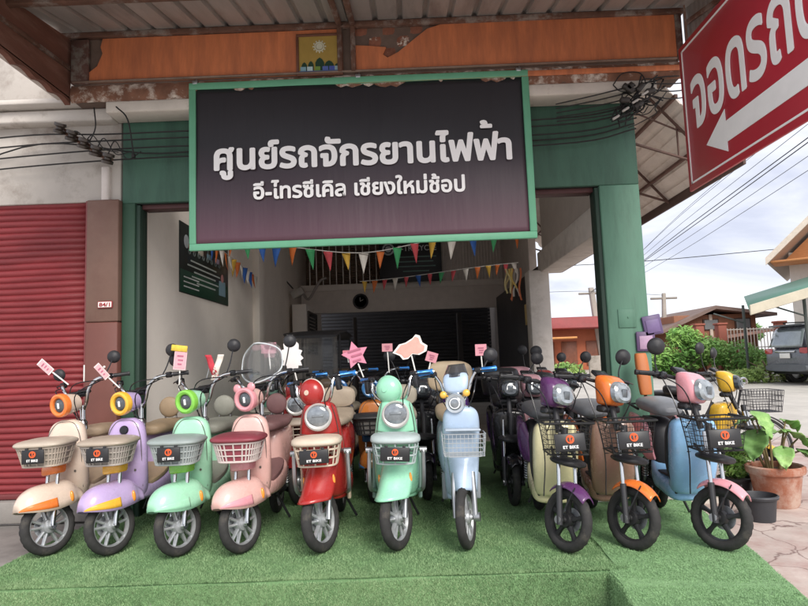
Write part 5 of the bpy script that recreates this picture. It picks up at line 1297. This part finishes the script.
for i in range(5):
    z = .70 + i * .055; k = .86 + .035 * i
    q.tube([(-.17 * k, .1, z), (-.17 * k, -.2 * k, z), (.17 * k, -.2 * k, z), (.17 * k, .1, z), (-.17 * k, .1, z)], .004, 5, curve=False)
for i in range(11):
    x = (i / 10 * 2 - 1) * .17; q.tube([(x, -.2, .92), (x * .86, -.172, .70), (x * .86, .1, .70), (x, .1, .92)], .003, 5, curve=False)
for i in range(9):
    y = -.17 + i * .03; q.tube([(-.17, y, .92), (-.147, y, .70), (.147, y, .70), (.17, y, .92)], .003, 5, curve=False)
q.build('basket', mat('#4a4b50', .4, .5), bc)
q = MB(); q.lofty([(.66, .93, .02, .02), (.70, .93, .05, .03), (.80, .94, .10, .045), (.9, .95, .11, .05), (.93, .95, .06, .03)], 2.5, 18); q.tube([(0, .76, .84), (0, .79, .92)], .013, 8, curve=False); q.build('saddle', BLACK, bc)
q = MB(); q.lathe([(.03, -.005), (.09, -.005), (.09, .005), (.03, .005)], (.06, .60, .30), (1, 0, 0), 24, closed=True); q.tube([(.07, .60, .30), (.08, .70, .18)], .009, 6, curve=False); q.tube([(-.07, .60, .30), (-.08, .50, .42)], .009, 6, curve=False); q.box((.11, .70, .18), (.08, .06, .02), .005); q.box((-.11, .50, .42), (.08, .06, .02), .005); q.build('crank', STEEL, bc)
q = MB()
q.grid(lambda u, v: ((v - .5) * .06, math.cos(R(20 + 120 * u)) * .345, .32 + math.sin(R(20 + 120 * u)) * .345 - abs(v - .5) ** 2 * .05), 14, 3); q.grid(lambda u, v: ((v - .5) * .06, 1.02 + math.cos(R(-10 + 150 * u)) * .345, .32 + math.sin(R(-10 + 150 * u)) * .345 - abs(v - .5) ** 2 * .05), 14, 3); q.build('mudguards', mbk, bc, solid=.003)
q = MB(); q.tube([(-.06, 1.2, .72), (-.06, .8, .70), (.06, .8, .70), (.06, 1.2, .72), (-.06, 1.2, .72)], .006, 6, curve=False); q.tube([(.05, 1.02, .34), (.06, 1.1, .71)], .005, 5, curve=False); q.tube([(-.05, 1.02, .34), (-.06, 1.1, .71)], .005, 5, curve=False); q.build('rear_rack', mbk, bc)

tk = thing('electric_tricycle', 'dark covered electric tricycle with curved black roof deep inside the shop', 'tricycle', (-1.42, 9.2, 0))
q = MB(); q.loft([((0, -.55, 1.70), (.36, 0, 0), (0, 0, .02), 3), ((0, -.45, 1.75), (.42, 0, 0), (0, 0, .03), 3), ((0, .2, 1.79), (.44, 0, 0), (0, 0, .035), 3), ((0, 1.0, 1.77), (.43, 0, 0), (0, 0, .03), 3), ((0, 1.15, 1.72), (.38, 0, 0), (0, 0, .02), 3)], 20); q.build('roof', BLACK, tk)
for x, y in ((-.38, -.35), (.38, -.35), (-.4, 1.0), (.4, 1.0)):
    q = MB(); q.tube([(x, y, .5), (x, y, 1.74)], .018, 8, curve=False); q.build('post', BLACK, tk)
q = MB(); q.loftz([(.2, .6, .40, .5), (.45, .6, .44, .55), (.6, .62, .42, .5)], 4, 20, mm=2); q.loftz([(.3, -.35, .16, .1), (.7, -.3, .22, .12), (1.0, -.25, .14, .08)], 3, 20); q.build('body', paint('#2b3440'), tk)
q = MB(); q.box((0, .75, .68), (.76, .45, .12), .04); q.box((0, 1.0, .98), (.76, .1, .5), .04); q.build('seat', mat('#6f5e4c', .5), tk)
make_wheel('front_wheel', tk, Matrix.Identity(4), -.6, .19, .04, 'twin', ALU)
for x in (-.36, .36): make_wheel('rear_wheel', tk, Matrix.Translation((x, 0, 0)), .85, .19, .04, 'twin', ALU)
q = MB(); q.tube([(-.3, -.15, 1.08), (0, -.3, 1.12), (.3, -.15, 1.08)], .014, 8); q.build('handlebar', BLACK, tk)
q = MB(); q.grid(lambda u, v: ((u - .5) * .7, -.45 + .05 * (2 * u - 1) ** 2, 1.1 + .6 * v), 8, 4); q.build('windscreen', GLASS, tk, solid=.004)
q = MB(); q.ball((0, -.46, .82), .08, sy=.5); q.build('headlight', LENSD, tk)

# ================================================================== ACROSS THE ROAD
def P(x, y, dz=0.0): return (x, y, gz(x, y) + dz)
# parked car
sv = thing('parked_car', 'dark grey four wheel drive parked under the green awning across the road', 'car', P(13.45, 18.75), R(-83))
car = paint('#5f646d'); dk = mat('#1b1c1f', .4)
# local: rear at -y end? forward is +y here
q = MB()
q.lofty([(-2.28, .74, .80, .22), (-2.2, .76, .88, .30), (-1.6, .78, .92, .34), (0.3, .78, .92, .34), (1.6, .76, .91, .32), (2.15, .70, .86, .26), (2.28, .66, .74, .2)], 5, 28, mm=3); q.build('body', car, sv)
q = MB()
q.lofty([(-2.16, 1.25, .70, .16), (-2.0, 1.38, .77, .36), (-1.4, 1.43, .78, .38), (0.2, 1.42, .77, .37), (.75, 1.32, .74, .27), (1.15, 1.16, .72, .1)], 4.5, 26, mm=3); q.build('cabin', car, sv)
q = MB(); q.lofty([(-1.9, 1.55, .72, .03), (-1.85, 1.52, .80, .2), (.35, 1.50, .785, .2), (.6, 1.42, .76, .1)], 7, 24, mm=1); q.build('side_windows', mat('#22272c', .06, .1, coat=.8), sv)
q = MB(); q.grid(lambda u, v: ((u - .5) * 1.36 * (1 - .10 * v), -2.275 + .20 * v - .03 * math.sin(math.pi * u) - .012, 1.12 + .52 * v), 10, 6); q.build('rear_window', mat('#8d979c', .05, .3, var=.3, vs=1.5, coat=.8), sv, solid=.01)
q = MB(); q.box((0, -2.07, 1.765), (1.4, .34, .05), .02); q.build('spoiler', car, sv)
for s_ in (-1, 1):
    q = MB(); q.loft([((s_ * .70, -2.28, 1.0), (.15, 0, 0), (0, 0, .085), 4), ((s_ * .80, -2.2, 1.0), (.13, .05, 0), (0, 0, .09), 4), ((s_ * .90, -2.0, 1.0), (.02, .08, 0), (0, 0, .07), 4)], 16); q.build('tail_lamp', mat('#b02428', .12, var=.25, vs=30, coat=.6), sv)
q = MB(); q.box((0, -2.31, .98), (.8, .03, .05), .01); q.build('chrome_strip', CHROME, sv)
q = MB(); q.box((0, -2.315, .86), (.42, .02, .15), .006); q.build('number_plate', WHITE, sv)
q = MB(); q.loft([((0, -2.34, .50), (.84, 0, 0), (0, 0, .10), 4), ((0, -2.2, .50), (.92, 0, 0), (0, 0, .12), 4)], 20); q.build('bumper', mat('#5c6066', .4, var=.1), sv)
q = MB(); q.box((0, 0, .38), (1.7, 4.2, .16), .05); q.build('underbody', dk, sv)
for s_ in (-1, 1):
    for y in (-1.42, 1.4):
        q = MB(); q.lathe([(.10, .02), (.24, .02), (.26, .0), (.25, -.1), (.12, -.12)], (s_ * .84, y, .37), (s_, 0, 0), 30)
        for k in range(6):
            a = k * math.pi / 3; q.loft([((s_ * .86, y + .06 * math.cos(a), .37 + .06 * math.sin(a)), (.015, 0, 0), (0, -.03 * math.sin(a), .03 * math.cos(a)), 3), ((s_ * .865, y + .24 * math.cos(a), .37 + .24 * math.sin(a)), (.012, 0, 0), (0, -.045 * math.sin(a), .045 * math.cos(a)), 3)], 8)
        w = q.build('wheel', ALU, sv)
        q = MB(); q.lathe([(.25, .0), (.27, .03), (.34, .03), (.37, .0), (.37, -.2), (.34, -.23), (.25, -.23)], (s_ * .84, y, .37), (s_, 0, 0), 36, closed=True); q.build('tyre', TYRE, w)
        q = MB(); q.torus((s_ * .90, y, .40), (1, 0, 0), .42, .03, 36, 6); q.build('wheel_arch', dk, sv)
for s_ in (-1, 1):
    q = MB(); q.tube([(s_ * .66, -1.7, 1.83), (s_ * .66, -1.6, 1.87), (s_ * .66, .1, 1.87), (s_ * .66, .25, 1.82)], .02, 6); q.build('roof_rail', dk, sv)
    q = MB(); q.ball((s_ * 1.02, .72, 1.18), .12, sx=.8, sy=.7, sz=.8); q.build('side_mirror', car, sv)
    for y in (-.35, .62):
        q = MB(); q.box((s_ * .928, y - .6, .98), (.02, .16, .03), .008); q.build('door_handle', CHROME, sv)
q = MB(); q.tube([(-.02, -2.26, 1.15), (.3, -2.22, 1.30)], .012, 5, curve=False); q.build('wiper', dk, sv)

m_wood = mat('#8a5a40', .75, var=.2, vs=3, bump=.2, bs=20, stretch=(8, 8, .6))
m_roof = mat('#7a655c', .7, .1, var=.15, vs=2)
hs = thing('wooden_house', 'brown timber house with low metal roof behind the bushes', 'house', P(13.4, 27))
q = MB(); q.box((0, 2, 1.2), (3.6, 4, 2.4), .03); q.build('wall', m_wood, hs)
q = MB(); q.prism([(-2.6, 1.75), (-.2, 2.75), (2.4, 2.35), (2.4, 2.22), (-.2, 2.6), (-2.6, 1.6)], 5.2, Matrix.Translation((0, 4.6, 0)) @ Matrix.Rotation(R(90), 4, 'X')); q.build('roof', m_roof, hs, smooth=False)
q = MB(); q.prism([(-1.6, 1.15), (3.6, 1.75), (3.6, 1.85), (-1.6, 1.25)], 1.6, Matrix.Translation((0, -.05, 0)) @ Matrix.Rotation(R(90), 4, 'X')); q.build('porch_roof', mat('#8d6a5e', .7, var=.15), hs, smooth=False)
for xx in (-1.3, -.2, 1.2):
    f = MB(); f.box((xx, -.02, 1.95 if xx > -.5 else 1.4), (.7, .05, .5), .01); fo = f.build('window', mat('#4a3328', .6), hs)
    f = MB(); f.box((xx, -.055, 1.95 if xx > -.5 else 1.4), (.58, .02, .4), 0); f.build('pane', mat('#6d6f70', .1, .2), fo)
q = MB(); q.box((-.2, -.02, 1.2), (.14, .06, 2.4), .01); q.build('corner_post', mat('#c9b8a8', .7), hs)
gt = thing('gate_fence', 'house gate with red brown columns and pale metal bars beside the parked car', 'gate', P(12.2, 23.5))
for x in (-1.2, -.35, 1.9):
    q = MB(); q.box((x, 0, .95), (.32, .32, 1.9), .02); q.box((x, 0, 1.93), (.4, .4, .08), .02); q.build('column', mat('#94503f', .75, var=.12, vs=3), gt)
q = MB()
for i in range(16): q.box((-.1 + i * .125, 0, .95), (.025, .025, 1.6), 0)
for z in (.25, 1.0, 1.7): q.box((.8, 0, z), (2.0, .035, .04), 0)
q.build('bars', mat('#b7aca4', .5, .2), gt)
q = MB(); q.box((-3.4, 0, .45), (4.1, .15, .9), .02); q.build('low_wall', mat('#a59c92', .85, var=.15, vs=2, col2='#7f776d', th=(.45, .65)), gt)
gh = thing('gabled_house', 'white house with steep gable roof and orange soffit at the right edge', 'house', P(17.9, 23, .9), R(-36))
q = MB(); q.box((0.3, 3, 1.6), (6.6, 6, 4.6), .03); q.build('wall', mat('#cfc9c0', .8, var=.06), gh)
RF = Matrix.Translation((0, 6.6, 0)) @ Matrix.Rotation(R(90), 4, 'X')
q = MB(); q.prism([(-3.6, 3.35), (.3, 7.0), (4.2, 3.35), (4.2, 3.55), (.3, 7.25), (-3.6, 3.55)], 8.2, RF); q.build('roof', mat('#b5a79a', .7, var=.1), gh, smooth=False)
q = MB(); q.prism([(-3.2, 3.5), (.3, 6.85), (3.8, 3.5)], .06, Matrix.Translation((0, -.1, 0)) @ Matrix.Rotation(R(90), 4, 'X')); q.build('gable', mat('#b87c48', .7, var=.12, vs=4, stretch=(1, 1, 8)), gh, smooth=False)
q = MB(); q.box((.3, -.75, 3.42), (7.6, 1.5, .08), .01); q.build('soffit', mat('#c8874f', .7, var=.1, stretch=(8, 1, 1)), gh)
q = MB(); q.prism([(-3.65, 3.3), (.3, 7.0), (.3, 7.28), (-3.65, 3.58)], .08, Matrix.Translation((0, -1.6, 0)) @ Matrix.Rotation(R(90), 4, 'X')); q.build('bargeboard', mat('#d9cbbb', .6), gh, smooth=False)
f = MB(); f.box((-.9, -.03, 2.5), (1.1, .08, 1.2), .01); fo = f.build('window', mat('#6a4b38', .6), gh)
f = MB(); f.box((-.9, -.08, 2.5), (.95, .03, 1.05), 0); f.build('pane', mat('#7d868a', .08, .3), fo)
aw = thing('green_awning', 'long green sheet awning with cream edge over the parked car', 'awning', P(13.3, 18))
q = MB(); q.add([(-4.1, -1.4, 2.12), (4, -1.0, 4.2), (4, 4.0, 4.4), (-1.6, 3.4, 2.95)], [(0, 1, 2, 3)]); q.build('sheet', mat('#5d8f78', .5, .1, var=.08), aw, solid=.03)
q = MB(); q.loft([((-4.1, -1.42, 2.17), (0, .03, 0), (0, 0, .14), 6), ((4, -1.02, 4.25), (0, .03, 0), (0, 0, .14), 6)], 8); q.build('edge_board', mat('#b8b09c', .7, var=.15, vs=2), aw)
for x, z, y in ((-2.1, 2.6, -.6), (-2.1, 2.6, 2.6), (2.6, 3.8, -.6)):
    q = MB(); q.tube([(x, y, 0), (x, y, z)], .045, 8, curve=False); q.tube([(x, y, z - .6), (x - 1.0, y, z - .25)], .025, 6, curve=False); q.build('post', mat('#4c5350', .6, .3), aw)
rb = thing('red_roof_building', 'low red brown building with long red roof beyond the side opening', 'building', P(8.3, 30))
q = MB(); q.box((0, 2, 1.0), (4.6, 4, 2.0), .02); q.build('wall', mat('#b0603f', .7, var=.12, vs=2), rb)
q = MB(); q.box((0, 1.4, 2.25), (5.4, 5.4, .55), .04, taper=.96); q.build('roof', mat('#8e3b3b', .6, var=.12), rb)
for x in (-1.7, -.6, .6, 1.7):
    q = MB(); q.box((x, -.02, .8), (.75, .06, 1.2), .01); q.build('window', mat('#7c4a36', .5, var=.2), rb)
q = MB(); q.box((-1.6, -1.0, 1.55), (2.0, 1.2, .08), .01); q.build('awning', mat('#c98a4a', .6, var=.1), rb)

# poles and overhead wires
def pole(label, a, b, r0):
    t = thing('utility_pole', label, 'pole', a)
    d = V(b) - V(a)
    q = MB(); q.loft([((0, 0, 0), (r0, 0, 0), (0, r0, 0), 4), (tuple(d), (r0 * .65, 0, 0), (0, r0 * .65, 0), 4)], 12); q.build('shaft', mat('#a39c93', .85, var=.1, vs=3), t)
    q = MB(); q.box(tuple(d * .93), (1.3, .1, .1), .02); q.build('crossarm', mat('#8a837b', .8), t)
    return t
pole('leaning concrete pole seen through the side opening', P(9.35, 30), (8.95, 30, 4.6), .19)
pole('slim grey pole beyond the green pillar', P(12.3, 30), (12.5, 30, 4.2), .13)
for k in range(7):
    q = MB(); x = 5.75 + .04 * k; z = 4.25 + .2 * k + .05 * (k % 3)
    pts = [(x, 2, z + .25), (x + .82, 9, z), (x + 1.85, 17, z - .18 + .02 * (k % 2)), (x + 2.6, 24, z - .22 - .08 * k), (8.8 + .08 * k, 30, 4.3 + .06 * k)]
    q.tube(pts, .010 if k in (2, 3) else .0055, 5)
    tag(q.build('power_cable', m_cab), 'thin overhead power cable running along the side road against the sky', 'cable', 'power cables over the side road')
for k in range(2):
    q = MB(); q.tube([(12.5, 30, 4.1), (8, 29, 4.35 + .0 * k), (2, 28.5, 4.2)], .01, 5) if k == 0 else q.tube([(9, 40, 7.2), (16, 40, 7.35), (26, 40, 7.9)], .025, 5)
    tag(q.build('power_cable', m_cab), ['thin cable sagging between the two distant poles', 'dark cable crossing the sky above the wooden house'][k], 'cable', 'power cables over the side road')

# bushes and trees
def bush(name, label, loc, cents, n, size, col1, col2_, cat, group, seed=1, trunk=None):
    t = thing(name, label, cat, loc, 0, group)
    q = MB(); leaf_cloud(q, cents, n, size, np.random.default_rng(seed)); q.build('crown' if trunk else 'foliage', mat(col1, .55, var=.3, vs=1.2, col2=col2_, th=(.45, .6), ps=1.4), t, smooth=False)
    q = MB(); h = trunk or .5
    q.tube([(0, 0, -.1), (.03, 0, h * .5), (0, .05, h)], .05 + .05 * (trunk or 0), 8, r1=.03)
    for k in range(5): q.tube([(0, 0, h * .6), (.3 * math.cos(k * 1.3), .3 * math.sin(k * 1.3), h * 1.0), (.6 * math.cos(k * 1.3), .6 * math.sin(k * 1.3), h * 1.4)], .03, 6, r1=.01)
    q.build('trunk' if trunk else 'stem', mat('#6b5a48', .9, var=.2), t)
GB = 'bushes along the verge across the road'
bush('leafy_bush', 'tall bright green bush left of the wooden house', P(10.2, 23.0), [((0, 0, .9), (.9, .7, .7)), ((-.7, 0, .6), (.6, .5, .5)), ((.7, .1, 1.0), (.7, .6, .6)), ((0, 0, 1.5), (.6, .5, .4))], 3600, .085, '#5d9138', '#8fb856', 'bush', GB, 1)
bush('leafy_bush', 'wide rounded bush in front of the wooden house wall', P(11.9, 22.6), [((0, 0, .7), (.9, .7, .6)), ((-.8, 0, .9), (.7, .5, .5)), ((.7, .1, .5), (.7, .6, .5))], 3600, .08, '#6a9c42', '#a0c468', 'bush', GB, 2)
bush('leafy_bush', 'low grassy weeds by the gate columns and parked car', P(11.3, 19.6), [((0, 0, .25), (.9, .4, .3)), ((-.9, 0, .2), (.7, .4, .25)), ((.9, 0, .35), (.5, .4, .35))], 2600, .065, '#7d9a4a', '#a8b46c', 'weeds', GB, 3)
bush('leafy_bush', 'small bush seen through the side opening below the leaning pole', P(7.9, 24), [((0, 0, .4), (.9, .6, .4)), ((.8, 0, .35), (.6, .5, .35))], 2200, .07, '#7ba343', '#b3c46a', 'bush', GB, 4)
bush('leafy_bush', 'low bush beside the red roofed building', P(5.9, 24), [((0, 0, .3), (.8, .5, .35))], 700, .10, '#6f9a44', '#a5bd66', 'bush', GB, 5)
GTR = 'trees far behind the houses'
rt = np.random.default_rng(11)
for k, (x, y, h) in enumerate(((10.5, 34, 1.6), (19, 44, 1.4), (25, 46, 1.6), (38, 48, 4.0), (46, 46, 4.0), (-14, 60, 6))):
    bush('leafy_tree', ['dark green tree above the wooden house ridge', 'grey green tree behind the gabled house', 'broad tree beyond the green awning', 'tall distant tree right of the gabled house', 'far tree at the road end', 'tree hidden behind the shop'][k], P(x, y), [((rt.uniform(-1, 1) * h * .4, rt.uniform(-1, 1), h * rt.uniform(.75, 1.1)), (h * .35, h * .35, h * .28)) for _ in range(6)], 1800, .20, '#4f7a3c', '#7ba058', 'tree', GTR, 20 + k, trunk=h * .6)
